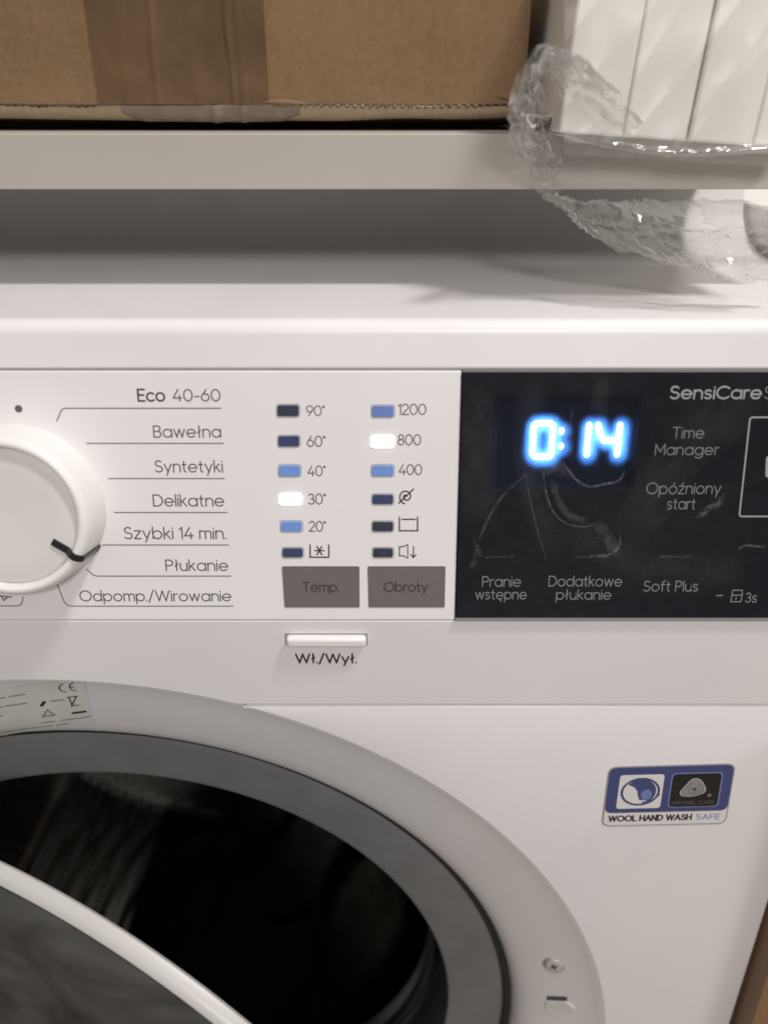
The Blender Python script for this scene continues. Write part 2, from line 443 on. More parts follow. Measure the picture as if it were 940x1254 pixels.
def revolve(name, prof, m, parent=None, seg=160, a0=0, a1=2 * pi, centre=DC, sharp=40):
    """profile of (radius, y) spun about the y axis through centre"""
    v = []; f = []; n = len(prof); closed = abs(a1 - a0 - 2 * pi) < 1e-6
    rows = seg if closed else seg + 1
    for i in range(rows):
        a = a0 + (a1 - a0) * i / seg
        for (r, y) in prof:
            v.append((centre.x + r * cos(a), centre.y + y, centre.z + r * sin(a)))
    for i in range(seg):
        k = (i + 1) % rows
        for j in range(n - 1):
            f.append((i * n + j, k * n + j, k * n + j + 1, i * n + j + 1))
    return mesh_obj(name, v, f, m, parent, smooth=True, sharp=sharp)
def slab(name, pts, t0, t1, mapper, m, parent=None):
    """flat polygon (list of 2-D points) given thickness between offsets t0 and t1 through mapper(a, b, off)"""
    n = len(pts)
    v = [mapper(a, b, t0) for a, b in pts] + [mapper(a, b, t1) for a, b in pts]
    f = [tuple(range(n, 2 * n)), tuple(reversed(range(n)))]
    for i in range(n):
        f.append((i, (i + 1) % n, n + (i + 1) % n, n + i))
    return mesh_obj(name, v, f, m, parent)
def rounded(pts, r, n=4):
    out = []
    N = len(pts)
    for i in range(N):
        p = Vector(pts[i]); a = (Vector(pts[i - 1]) - p); b = (Vector(pts[(i + 1) % N]) - p)
        ra = min(r, a.length * 0.45, b.length * 0.45)
        A = p + a.normalized() * ra; B = p + b.normalized() * ra
        for k in range(n + 1):
            t = k / n
            q = A * (1 - t) ** 2 + p * 2 * t * (1 - t) + B * t * t
            out.append((q.x, q.y))
    return out

# ------------------------------------------------------------------ drawn lettering: round geometric strokes
def arc(cx, cy, rx, ry, a0, a1, n=None):
    n = n or max(4, int(abs(a1 - a0) / 12))
    return [(cx + rx * cos(radians(a0 + (a1 - a0) * i / n)), cy + ry * sin(radians(a0 + (a1 - a0) * i / n))) for i in range(n + 1)]
XH = 0.70
def ring(cx, cy, rx, ry): return arc(cx, cy, rx, ry, 0, 360, 28)
def shoulder(x0, x1, top): 
    r = (x1 - x0) / 2
    return [(x0, 0)] , arc(x0 + r, top - r, r, r, 180, 0) + [(x1, 0)]
def glyph(c):
    h = XH; r = h / 2
    G = {
     'a': ([ring(r, r, r, r), [(2*r, h), (2*r, 0)]], 0.70), 'b': ([ring(r, r, r, r), [(0, 1.02), (0, 0)]], 0.70),
     'd': ([ring(r, r, r, r), [(2*r, 1.02), (2*r, 0)]], 0.70), 'p': ([ring(r, r, r, r), [(0, h), (0, -0.3)]], 0.70),
     'g': ([ring(r, r, r, r), [(2*r, h), (2*r, -0.05)] + arc(r, -0.05, r, 0.27, 0, -150)], 0.70),
     'o': ([ring(r, r, r, r)], 0.70), 'c': ([arc(r, r, r, r, 48, 312)], 0.62),
     'e': ([[(0.02, r)] + [(2*r, r)] + arc(r, r, r, r, 0, 318)[1:]], 0.70),
     'f': ([arc(0.32, 0.80, 0.18, 0.22, 70, 180) + [(0.14, 0)], [(0, 0.66), (0.33, 0.66)]], 0.36),
     'i': ([[(0, h), (0, 0)], [(0, 0.93), (0, 0.955)]], 0.0), 'l': ([[(0, 1.02), (0, 0)]], 0.0),
     'ł': ([[(0.12, 1.02), (0.12, 0)], [(0, 0.42), (0.24, 0.62)]], 0.24),
     't': ([[(0.14, 0.93), (0.14, 0.16)] + arc(0.30, 0.16, 0.16, 0.16, 180, 270), [(0, 0.66), (0.32, 0.66)]], 0.34),
     'k': ([[(0, 1.02), (0, 0)], [(0.44, h), (0.02, 0.32)], [(0.15, 0.43), (0.48, 0)]], 0.48),
     'm': ([[(0, h), (0, 0)], arc(0.225, h-0.225, 0.225, 0.225, 180, 0) + [(0.45, 0)], arc(0.675, h-0.225, 0.225, 0.225, 180, 0) + [(0.90, 0)]], 0.90),
     'n': ([[(0, h), (0, 0)], arc(0.28, h-0.28, 0.28, 0.28, 180, 0) + [(0.56, 0)]], 0.56),
     'r': ([[(0, h), (0, 0)], arc(0.25, h-0.25, 0.25, 0.25, 180, 70)], 0.30),
     's': ([arc(0.23, 0.525, 0.20, 0.175, 35, 265) + arc(0.23, 0.175, 0.22, 0.175, 85, -150)[0:]], 0.46),
     'u': ([[(0, h), (0, 0.28)] + arc(0.28, 0.28, 0.28, 0.28, 180, 360)[1:] + [(0.56, h)], [(0.56, h), (0.56, 0)]], 0.56),
     'w': ([[(0, h), (0.22, 0)], [(0.22, 0), (0.44, h)], [(0.44, h), (0.66, 0)], [(0.66, 0), (0.88, h)]], 0.88),
     'y': ([[(0, h), (0.29, 0)], [(0.58, h), (0.17, -0.3)]], 0.58),
     'z': ([[(0, h), (0.5, h)], [(0.5, h), (0, 0)], [(0, 0), (0.5, 0)]], 0.50),
     'ó': ([ring(r, r, r, r), [(r, 0.84), (r + 0.14, 1.0)]], 0.70),
     'ź': ([[(0, h), (0.5, h)], [(0.5, h), (0, 0)], [(0, 0), (0.5, 0)], [(0.24, 0.84), (0.38, 1.0)]], 0.50),
     'ę': ([[(0.02, r)] + [(2*r, r)] + arc(r, r, r, r, 0, 318)[1:], arc(0.52, -0.10, 0.10, 0.13, 100, 290)], 0.70),
     'A': ([[(0, 0), (0.4, 1)], [(0.4, 1), (0.8, 0)], [(0.14, 0.34), (0.66, 0.34)]], 0.80),
     'B': ([[(0, 0), (0, 1)], [(0, 1), (0.3, 1)] + arc(0.3, 0.76, 0.24, 0.24, 90, -90) + [(0, 0.52)], [(0.3, 0.52)] + arc(0.32, 0.26, 0.27, 0.26, 90, -90) + [(0, 0)]], 0.59),
     'C': ([arc(0.5, 0.5, 0.5, 0.5, 45, 315)], 0.86), 'D': ([[(0, 0), (0, 1)], [(0, 1), (0.28, 1)] + arc(0.28, 0.5, 0.47, 0.5, 90, -90) + [(0, 0)]], 0.75),
     'E': ([[(0.55, 1), (0, 1)], [(0, 1), (0, 0)], [(0, 0), (0.55, 0)], [(0, 0.52), (0.48, 0.52)]], 0.55),
     'F': ([[(0.55, 1), (0, 1)], [(0, 1), (0, 0)], [(0, 0.5), (0.48, 0.5)]], 0.55),
     'H': ([[(0, 0), (0, 1)], [(0.7, 0), (0.7, 1)], [(0, 0.5), (0.7, 0.5)]], 0.70), 'L': ([[(0, 1), (0, 0)], [(0, 0), (0.5, 0)]], 0.50),
     'M': ([[(0, 0), (0, 1)], [(0, 1), (0.42, 0.3)], [(0.42, 0.3), (0.84, 1)], [(0.84, 1), (0.84, 0)]], 0.84),
     'N': ([[(0, 0), (0, 1)], [(0, 1), (0.68, 0)], [(0.68, 0), (0.68, 1)]], 0.68), 'O': ([ring(0.5, 0.5, 0.5, 0.5)], 1.0),
     'P': ([[(0, 0), (0, 1)], [(0, 1), (0.3, 1)] + arc(0.3, 0.73, 0.27, 0.27, 90, -90) + [(0, 0.46)]], 0.57),
     'R': ([[(0, 0), (0, 1)], [(0, 1), (0.3, 1)] + arc(0.3, 0.73, 0.27, 0.27, 90, -90) + [(0, 0.46)], [(0.28, 0.46), (0.58, 0)]], 0.58),
     'S': ([arc(0.31, 0.755, 0.26, 0.245, 35, 262) + arc(0.31, 0.255, 0.30, 0.255, 82, -150)], 0.61),
     'T': ([[(0, 1), (0.7, 1)], [(0.35, 1), (0.35, 0)]], 0.70), 'W': ([[(0, 1), (0.3, 0)], [(0.3, 0), (0.6, 1)], [(0.6, 1), (0.9, 0)], [(0.9, 0), (1.2, 1)]], 1.20),
     '0': ([ring(0.34, 0.5, 0.34, 0.5)], 0.68), '1': ([[(0, 0.82), (0.2, 1)], [(0.2, 1), (0.2, 0)]], 0.20),
     '2': ([arc(0.29, 0.72, 0.28, 0.28, 165, -35) + [(0, 0)], [(0, 0), (0.6, 0)]], 0.60),
     '3': ([arc(0.27, 0.755, 0.24, 0.245, 150, -90), arc(0.27, 0.255, 0.29, 0.255, 90, -150)], 0.56),
     '4': ([[(0.42, 1), (0, 0.26)], [(0, 0.26), (0.66, 0.26)], [(0.5, 0.5), (0.5, 0)]], 0.66),
     '6': ([ring(0.31, 0.31, 0.31, 0.31), [(0.05, 0.46), (0.42, 1)]], 0.62), '9': ([ring(0.31, 0.69, 0.31, 0.31), [(0.57, 0.54), (0.2, 0)]], 0.62),
     '8': ([ring(0.29, 0.755, 0.23, 0.245), ring(0.29, 0.26, 0.29, 0.26)], 0.58),
     '°': ([ring(0.08, 0.9, 0.08, 0.08)], 0.16), '.': ([[(0, 0.0), (0, 0.03)]], 0.0), '-': ([[(0, 0.38), (0.34, 0.38)]], 0.34),
     '/': ([[(0, -0.15), (0.42, 1.08)]], 0.42), ' ': ([], 0.16),
    }
    return G[c]
def text_strokes(s, gap=0.2):
    x = 0.0; out = []
    for i, ch in enumerate(s):
        g, w = glyph(ch)
        out += [[(x + px, py) for px, py in pl] for pl in g]
        x += w + (gap if i < len(s) - 1 else 0)
    return out, x
def ribbons(name, strokes, width, mapper, m, parent=None, lift=0.00006, sink=0.00003):
    """ink lines: ribbons with rounded ends, edges sunk into the surface and the middle just proud of it"""
    V = []; Fc = []
    hw = width / 2
    for pl in strokes:
        q = [Vector(p) for p in pl]
        q = [q[0]] + [q[i] for i in range(1, len(q)) if (q[i] - q[i - 1]).length > 1e-9]
        closed = len(q) > 3 and (q[0] - q[-1]).length < 1e-7
        if len(q) < 2:
            q = [q[0], q[0] + Vector((1e-6, 0))]
        if closed: q = q[:-1]
        n = len(q)
        rows = []
        for i in range(n):
            if closed:
                d0 = (q[i] - q[i - 1]).normalized(); d1 = (q[(i + 1) % n] - q[i]).normalized()
            else:
                d0 = (q[i] - q[max(i - 1, 0)]) if i > 0 else (q[1] - q[0])
                d1 = (q[min(i + 1, n - 1)] - q[i]) if i < n - 1 else (q[-1] - q[-2])
                d0 = d0.normalized(); d1 = d1.normalized()
            nn = Vector((-(d0.y + d1.y), d0.x + d1.x))
            nn = nn.normalized() if nn.length > 1e-6 else Vector((-d0.y, d0.x))
            k = min(1.6, 1 / max(0.3, nn.dot(Vector((-d0.y, d0.x)))))
            rows.append((q[i], nn, hw * k))
        if not closed:
            dA = (q[1] - q[0]).normalized(); dB = (q[-1] - q[-2]).normalized()
            capA = [(q[0] - dA * hw * 0.98, rows[0][1], hw * 0.25), (q[0] - dA * hw * 0.7, rows[0][1], hw * 0.72)]
            capB = [(q[-1] + dB * hw * 0.7, rows[-1][1], hw * 0.72), (q[-1] + dB * hw * 0.98, rows[-1][1], hw * 0.25)]
            rows = capA + rows + capB
        b = len(V)
        for p, nn, w in rows:
            L = p + nn * w; R = p - nn * w
            V += [mapper(L.x, L.y, -sink), mapper(L.x * .75 + p.x * .25, L.y * .75 + p.y * .25, lift * .8), mapper(p.x, p.y, lift),
                  mapper(R.x * .75 + p.x * .25, R.y * .75 + p.y * .25, lift * .8), mapper(R.x, R.y, -sink)]
        N = len(rows)
        for i in range(N if closed else N - 1):
            a = b + i * 5; c = b + ((i + 1) % N) * 5
            for j in range(4):
                Fc.append((a + j, a + j + 1, c + j + 1, c + j))
    o = mesh_obj(name, V, Fc, m, parent)
    if m in ('smear', 'smearsoft', 'haze', 'speck'):
        at = o.data.attributes.new('thickness', 'FLOAT', 'POINT')
        N = len(V) // 5
        vals = []
        for i in range(N):
            e = min(1.0, (i + 0.3) / (0.22 * N), (N - 1 - i + 0.3) / (0.22 * N))
            vals += [0.0, 0.55 * e, 1.0 * e, 0.55 * e, 0.0]
        at.data.foreach_set('value', vals)
    return o
def panel_text(name, s, u0, u1, vtop, vbase, m, parent, wt=0.11, off=0.0, gap=0.2, slant=0.0):
    """lettering on the control panel between two sight lines"""
    a = st(u0, vbase); b = st(u1, vbase); c = st(u0, vtop)
    hgt = c[1] - a[1]
    strokes, W = text_strokes(s, gap)
    w = wt * hgt
    sx = (b[0] - a[0] - w) / max(W, 1e-6)
    S = [[(a[0] + w / 2 + x * sx + slant * y * hgt, a[1] + y * hgt) for x, y in pl] for pl in strokes]
    return ribbons(name, S, w, lambda x, y, o: P(x, y, off + o), m, parent)
def panel_lines(name, px_strokes, width_px, m, parent, off=0.0):
    S = [[st(u, v) for u, v in pl] for pl in px_strokes]
    return ribbons(name, S, width_px / 3200.0, lambda x, y, o: P(x, y, off + o), m, parent)

# ================================================================== SETTING
fl = box('floor', -1.5, 1.8, -1.6, 0.53, -0.02, 0.0, 'floor'); fl['kind'] = 'structure'
wl = box('wall', -1.5, 1.8, 0.50, 0.53, 0.001, 1.9, 'wall'); wl['kind'] = 'structure'

# ================================================================== WASHING MACHINE
W2 = 0.3015
root = empty('washing_machine', (0, 0, 0), 'white front-loading washing machine with round dial and lit black display', 'washing machine')
ZS = CAM.z - 0.2068                         # seam under the lower fascia
ZPB = P(0, 0).z                             # lower edge of the leaning panel
ZT = CAM.z - 0.0640                         # worktop height
T_TOP = 0.0890
# body shell behind the front pieces
shell = bmesh.new()
def shell_box():
    v = []; f = []
    def add(x0, x1, y0, y1, z0, z1):
        a, b = box_data(x0, x1, y0, y1, z0, z1); k = len(v); v.extend(a); f.extend([tuple(i + k for i in q) for q in b])
    add(-W2 + .001, -W2 + .013, 0.0225, 0.42, 0.012, ZT - 0.004)
    add(W2 - .013, W2 - .001, 0.0225, 0.42, 0.012, ZT - 0.004)
    add(-W2 + .013, W2 - .013, 0.41, 0.42, 0.012, ZT - 0.004)
    add(-W2 + .013, W2 - .013, 0.034, 0.41, ZT - 0.02, ZT - 0.004)
    add(-W2 + .013, W2 - .013, 0.0225, 0.40, 0.012, 0.03)
    return v, f
sv, sf = shell_box()
mesh_obj('cabinet_shell', sv, sf, 'cabinet', root)
box('seam_backing', -W2 + .002, W2 - .002, 0.0035, 0.006, ZS + 0.010, ZPB - 0.004 + 0.006, 'gap', root)
# top cover: lip above the panel, rounded edge, worktop
lip0 = P(0, T_TOP + 0.0007, -0.0004); lip1 = P(0, T_TOP + 0.0118, 0.0)
prof = []
pin = P(0, T_TOP + 0.0007, -0.006)
prof += [(pin.y, pin.z)]
for tt, oo in ((0.0007, -0.0004), (0.0009, -0.0001), (0.0012, 0.0), (0.0016, 0.0), (0.0060, 0.0), (0.0112, 0.0), (0.0118, 0.0)):
    q = P(0, T_TOP + tt, oo); prof.append((q.y, q.z))
rr = 0.0075
# from lip top, turn over to the worktop
A0 = pi - 0.18
cy = lip1.y + 0.0090; cz = ZT - 0.0010
RF = 0.0049
fc = lip1 - PN * RF
a_pts = []
for k_ in range(1, 11):
    a = LEAN + (pi / 2 - LEAN) * k_ / 10
    a_pts.append((fc.y - RF * cos(a), fc.z + RF * sin(a)))
ZT = a_pts[-1][1]
a_pts += [(0.03, ZT), (0.06, ZT), (0.20, ZT), (0.42, ZT), (0.4215, ZT - 0.001), (0.4215, ZT - 0.02)]
prof += a_pts
tc_ = extrude_x('top_cover', prof, [-W2, -W2 + .001, 0, W2 - .001, W2], 'white', root, sharp=50)
box('panel_backing', -W2 + .002, W2 - .002, 0.026, 0.03, ZPB, ZT - 0.021, 'gap', root)
M['seam'] = mat('seam_light', (0.42, 0.40, 0.385), 0.7)
slab('seam_strip', [(-W2 + .001, T_TOP + 0.0001), (W2 - .001, T_TOP + 0.0001), (W2 - .001, T_TOP + 0.00065), (-W2 + .001, T_TOP + 0.00065)], -0.004, -0.0008, P, 'seam', root)
M['rear'] = mat('shade_cove_grey', (0.60, 0.585, 0.57), 0.6, noise_amt=0.03, noise_scale=20)
rc = extrude_x('shade_cove', [(0.118, ZT - 0.0002), (0.128, ZT + 0.0004), (0.139, ZT + 0.0016), (0.149, ZT + 0.0042), (0.157, ZT + 0.0085), (0.1625, ZT + 0.0140), (0.1655, ZT + 0.0210), (0.1665, ZT + 0.0310), (0.415, ZT + 0.0310)], [-W2 + 0.001, 0, W2 - 0.001], 'rear', root, sharp=60)  # added cove whose curve and grey stand in for shade under the shelf
# leaning control panel (left of the display)
SD0 = st(565.8, 454)[0]                      # display's left edge
panel = slab('control_panel', [(-W2, 0.0005), (SD0 - 0.0003, 0.0005), (SD0 - 0.0003, T_TOP), (-W2, T_TOP)], -0.004, 0.0, P, 'panel', root)
bevel(panel, 0.0004, 2)
# lower fascia, notched by the door surround
RO = 0.2415
xs = [-W2 + i * (2 * W2) / 120 for i in range(121)]
dz = DC.z
def fas_bottom(x):
    z = ZS + 0.0004
    if abs(x) < RO:
        z = max(z, dz + sqrt(RO * RO - x * x))
    return z
xc = sqrt(RO * RO - (ZS + 0.0004 - dz) ** 2)
xs = sorted(xs + [-xc, xc])
v = []; f = []
ftop = ZPB + 0.0001
def fas_y(z): return -0.0003 - 0.0015 * (z - ZS) / (ftop - ZS)
for x in xs:
    zb = fas_bottom(x)
    v += [(x, 0.004, zb), (x, fas_y(zb) + 0.0003, zb), (x, fas_y(zb), zb + 0.0004), (x, fas_y(ZS + (ftop - ZS) * .5), ZS + (ftop - ZS) * .5), (x, fas_y(ftop), ftop - 0.0003), (x, fas_y(ftop) + 0.0003, ftop), (x, 0.004, ftop)]
for i in range(len(xs) - 1):
    for j in range(6):
        f.append((i * 7 + j, i * 7 + j + 1, (i + 1) * 7 + j + 1, (i + 1) * 7 + j))
fascia = mesh_obj('lower_fascia', v, f, 'white', root)
# cabinet front with the round cut-out
zc1 = ZS - 0.0004; zc0 = 0.012
angs = [2 * pi * i / 240 for i in range(240)]
ac = math.asin((zc1 - dz) / RO)
angs = sorted(set(angs + [ac, pi - ac] + [atan2(z - dz, x) % (2 * pi) for z in (zc0, zc1) for x in (-W2, W2)]))
v = []; f = []
def rect_pt(a):
    dx, dzz = cos(a), sin(a)
    k = 1e9
    if abs(dx) > 1e-9: k = min(k, (W2 if dx > 0 else -W2) / dx)
    if dzz > 1e-9: k = min(k, (zc1 - dz) / dzz)
    if dzz < -1e-9: k = min(k, (zc0 - dz) / dzz)
    return dx * k, dz + dzz * k
okang = []
for a in angs:
    rx, rz = rect_pt(a); ix, iz = RO * cos(a), dz + RO * sin(a)
    inside = rx * rx + (rz - dz) ** 2 >= RO * RO - 1e-9
    okang.append(inside)
    bx, bz = rx, rz
    # rounded outer edge: main plane up to 1.2 mm from the edge
    k = 1.2 / 1000
    ex = max(-W2 + k, min(W2 - k, bx)); ez = max(zc0 + k, min(zc1 - k, bz))
    if not inside: ex, ez = ix, iz
    v += [(ix, 0.0, iz), (ex, 0.0, ez), (ex + (bx - ex) * .7, 0.0003, ez + (bz - ez) * .7), (bx, k, bz), (bx, 0.02, bz)]
n = len(angs)
for i in range(n):
    k = (i + 1) % n
    if okang[i] and okang[k]:
        for j in range(4):
            f.append((i * 5 + j, k * 5 + j, k * 5 + j + 1, i * 5 + j + 1))
cab = mesh_obj('cabinet_front', v, f, 'cabinet', root, smooth=True, sharp=50)
# door surround: shallow dish around the opening
DISH = [(RO + 0.0004, 0.0002), (RO - 0.0010, 0.0006), (RO - 0.0026, 0.0015), (RO - 0.0050, 0.0027), (RO - 0.0085, 0.0041), (RO - 0.014, 0.0060), (RO - 0.022, 0.0086), (0.2120, 0.0112), (0.2065, 0.0134), (0.2025, 0.0158), (0.2000, 0.0186), (0.1985, 0.0218), (0.1980, 0.0240), (0.1980, 0.035)]
surround = revolve('door_surround', DISH, 'dish', root, seg=240, sharp=60)
def dish_y(r):
    for i in range(len(DISH) - 1):
        r0, y0 = DISH[i]; r1, y1 = DISH[i + 1]
        if r1 <= r <= r0 and r0 > r1:
            return y0 + (y1 - y0) * (r0 - r) / (r0 - r1)
    return 0.0 if r > RO else 0.0235
def dish_pt(x, z, off=0.0):
    """point on the dish surface above (x, z), pushed out by off"""
    r = sqrt(x * x + (z - DC.z) ** 2)
    slope = (dish_y(r + 0.001) - dish_y(r - 0.001)) / 0.002
    rad = Vector((x, 0, z - DC.z)).normalized()
    nrm = (Vector((0, -1, 0)) + rad * slope * -1.0 * -1.0).normalized()
    nrm = Vector((rad.x * slope, -1, rad.z * slope)).normalized()
    return Vector((x, dish_y(r), z)) + nrm * off
def on_dish(u, v):
    d = ray(u, v)
    lo = (-0.01 - CAM.y) / d.y; hi = (0.06 - CAM.y) / d.y
    for _ in range(50):
        mid = (lo + hi) / 2; p = CAM + d * mid
        r = sqrt(p.x ** 2 + (p.z - DC.z) ** 2)
        if p.y < dish_y(r): lo = mid
        else: hi = mid
    p = CAM + d * lo
    return (p.x, p.z)
# rubber gasket
revolve('gasket_lip', [(0.1984, 0.026), (0.1981, 0.0225), (0.1972, 0.0216), (0.1955, 0.0222), (0.1944, 0.0240), (0.1940, 0.0264)], 'gasketdark', root, seg=200)
gk = [(0.1945, 0.0262), (0.1925, 0.0258), (0.1880, 0.0262), (0.1800, 0.0272), (0.1720, 0.0284), (0.1690, 0.0289), (0.1668, 0.0292), (0.1658, 0.0296), (0.1652, 0.0330), (0.1645, 0.050), (0.166, 0.058), (0.171, 0.064), (0.171, 0.068), (0.164, 0.072), (0.1595, 0.0735), (0.158, 0.076), (0.158, 0.080), (0.163, 0.084), (0.215, 0.086)]
gasket = revolve('door_gasket', gk, 'gasket', root, seg=200)
revolve('gasket_fold', [(0.1635, 0.0655), (0.1605, 0.0650), (0.1585, 0.0665), (0.1590, 0.0690), (0.1640, 0.0700)], 'gasketdark', gasket, seg=200)
# drum with lifters, and the dark wash lying in it
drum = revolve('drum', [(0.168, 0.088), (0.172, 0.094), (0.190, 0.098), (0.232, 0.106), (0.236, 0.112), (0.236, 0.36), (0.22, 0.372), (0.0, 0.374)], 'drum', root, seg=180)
for k, a0 in enumerate((95, 215, 335)):
    a = radians(a0)
    v = []; f = []
    NL = 14; prof_l = [(-0.030, 0.0), (-0.026, 0.010), (-0.018, 0.018), (-0.011, 0.042), (-0.006, 0.050), (0.0, 0.052), (0.006, 0.050), (0.011, 0.042), (0.018, 0.018), (0.026, 0.010), (0.030, 0.0)]
    for i in range(NL + 1):
        y = 0.115 + 0.24 * i / NL
        s = 1.0 if 0 < i < NL else 0.7
        for (tx, h) in prof_l:
            r_ = 0.2365 - h * s
            t_ = tx * (1 + 0.15 * sin(i * 0.7))
            v.append((DC.x + r_ * cos(a) - t_ * sin(a), y, DC.z + r_ * sin(a) + t_ * cos(a)))
    for i in range(NL):
        for j in range(len(prof_l) - 1):
            n_ = len(prof_l)
            f.append((i * n_ + j, i * n_ + j + 1, (i + 1) * n_ + j + 1, (i + 1) * n_ + j))
    lf = mesh_obj('lifter', v, f, 'steel', drum, smooth=True)
# raised ribs pressed into the drum wall, deep at the lower left
for k in range(6):
    v = []; f = []
    for i in range(15):
        t = i / 14
        aa = radians(226 + k * 4.6) + 0.14 * t * t
        yb_ = 0.205 + 0.155 * t
        w_ = 0.0050 * sin(pi * (0.08 + 0.84 * t))
        hh = 0.0075 * sin(pi * (0.05 + 0.9 * t)) + 0.0006
        tang = Vector((-sin(aa), 0, cos(aa))); rad = Vector((cos(aa), 0, sin(aa)))
        for q, hq in ((-1, 0.0), (-0.6, 0.65), (0, 1.0), (0.6, 0.65), (1, 0.0)):
            p = Vector((0, 0, DC.z)) + rad * (0.2362 - hh * hq) + tang * (w_ * q); v.append((p.x, yb_, p.z))
    for i in range(14):
        for j in range(4):
            f.append((i * 5 + j, i * 5 + j + 1, (i + 1) * 5 + j + 1, (i + 1) * 5 + j))
    mesh_obj('drum_rib', v, f, 'steel', drum, smooth=True)

def cloth_heap(name, cx, cy, z0, rx, ry, h, m, label, seed):
    v = []; f = []; N = 54
    for i in range(N):
        for j in range(N):
            x = -1 + 2 * i / (N - 1); y = -1 + 2 * j / (N - 1)
            rr_ = min(1.0, sqrt(x * x + y * y))
            wx = cx + x * rx; wy = cy + y * ry
            n1 = noise.noise(Vector((wx * 22 + seed, wy * 22, seed)))
            n2 = 1 - abs(noise.noise(Vector((wx * 34, wy * 34 + seed, seed * 2))))
            z = z0 + h * (1 - rr_ ** 2) * (0.8 + 0.25 * n1) + 0.030 * n2 * (1 - rr_ ** 4) + 0.01 * n1
            rw = sqrt(wx * wx + (z - DC.z) ** 2)
            lim = DC.z - sqrt(max(0.0, 0.228 ** 2 - wx * wx))
            z = max(z, lim + 0.004)
            v.append((wx, wy, z))
    for i in range(N - 1):
        for j in range(N - 1):
            f.append((i * N + j, (i + 1) * N + j, (i + 1) * N + j + 1, i * N + j + 1))
    o = mesh_obj(name, v, f, m, None, smooth=True, sharp=180)
    o['label'] = label; o['category'] = 'laundry'; o['group'] = 'laundry in the drum'
    return o
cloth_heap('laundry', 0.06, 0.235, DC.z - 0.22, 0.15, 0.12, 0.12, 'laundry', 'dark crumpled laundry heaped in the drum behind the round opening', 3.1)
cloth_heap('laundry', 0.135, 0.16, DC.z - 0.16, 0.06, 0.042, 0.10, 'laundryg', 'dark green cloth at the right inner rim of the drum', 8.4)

# ------------------------------------------------------------------ door, standing ajar on its left hinge
RD = 0.205; PHI = radians(22.3)
hx = -0.2045; hy = 0.02
def D(x, y, z):
    """door frame: x from the hinge, y inwards, z about the opening's centre"""
    return Vector((hx + x * cos(PHI) + y * sin(PHI), hy - x * sin(PHI) + y * cos(PHI), DC.z + 0.003 + z))
def door_ring(name, prof, m, parent, seg=200, sharp=40):
    v = []; f = []; n_ = len(prof)
    for i in range(seg):
        a = 2 * pi * i / seg
        for (r_, y_) in prof:
            v.append(D(0.2045 + r_ * cos(a), y_, r_ * sin(a)))
    for i in range(seg):
        k = (i + 1) % seg
        for j in range(n_ - 1):
            f.append((i * n_ + j, k * n_ + j, k * n_ + j + 1, i * n_ + j + 1))
    return mesh_obj(name, v, f, m, parent, smooth=True, sharp=sharp)
door = door_ring('door', [(RD - 0.014, 0.0120), (RD - 0.0030, 0.0118), (RD - 0.0010, 0.0112), (RD, 0.0100), (RD - 0.0004, 0.0080), (RD - 0.0016, 0.0060), (RD - 0.0034, 0.0052), (RD - 0.0042, 0.0058)], 'doorrim', root)
door_ring('door_glass', [(RD - 0.0040, 0.0062), (RD - 0.0050, 0.0050), (RD - 0.018, 0.0010), (RD - 0.040, -0.0055), (RD - 0.075, -0.0125), (RD - 0.12, -0.017), (RD - 0.17, -0.019), (0.00001, -0.0195)], 'doorglass', door, sharp=80)
door_ring('inner_ring', [(RD - 0.0150, 0.0118), (RD - 0.0160, 0.0165), (RD - 0.0185, 0.0195), (RD - 0.022, 0.0205), (RD - 0.040, 0.0205), (RD - 0.060, 0.021)], 'doorinner', door)
door_ring('glass_bowl', [(RD - 0.060, 0.0212), (RD - 0.072, 0.030), (RD - 0.085, 0.038), (RD - 0.11, 0.044), (0.0003, 0.048)], 'doorinner', door, sharp=80)
# hinge block at the left
v, f = box_data(-0.232, -0.205, 0.012, 0.032, DC.z - 0.045, DC.z + 0.045)
hg = mesh_obj('hinge', v, f, 'dish', root); bevel(hg, 0.003)

# ------------------------------------------------------------------ screw and latch slot on the surround
sx, sz = on_dish(678, 1181)
def disc_on(mapper, name, cx, cz_, r, h, m, parent, seg=28):
    v = []; f = []
    prof_ = [(1.0, -0.0003), (1.0, h * 0.6), (0.9, h * 0.92), (0.75, h), (0.0, h)]
    for i in range(seg):
        a = 2 * pi * i / seg
        for (k_, o_) in prof_:
            v.append(mapper(cx + r * k_ * cos(a), cz_ + r * k_ * sin(a), o_))
    n_ = len(prof_)
    for i in range(seg):
        k = (i + 1) % seg
        for j in range(n_ - 1):
            f.append((i * n_ + j, k * n_ + j, k * n_ + j + 1, i * n_ + j + 1))
    return mesh_obj(name, v, f, m, parent, smooth=True)
SCN = Vector((-0.22, -1.0, 0.10)).normalized()
SCX = Vector((0, 0, 1)).cross(SCN).normalized() * -1
SCZ = SCN.cross(SCX).normalized()
SC0 = dish_pt(sx, sz, 0.0004)
def scm(x, z, o): return SC0 + SCX * x + SCZ * z + SCN * o
disc_on(scm, 'screw_seat', 0, 0, 0.0050, 0.0002, 'gap', surround)
scr = disc_on(scm, 'screw', 0, 0, 0.0042, 0.0011, 'screw', surround)
ribbons('screw_cross', [[(-0.0013, -0.0007), (0.0013, 0.0007)], [(-0.0007, 0.0013), (0.0007, -0.0013)]], 0.0009, lambda x, z, o: scm(x, z, 0.0011 + o), 'mark', scr, lift=0.0002)
lx, lz = on_dish(684, 1227)
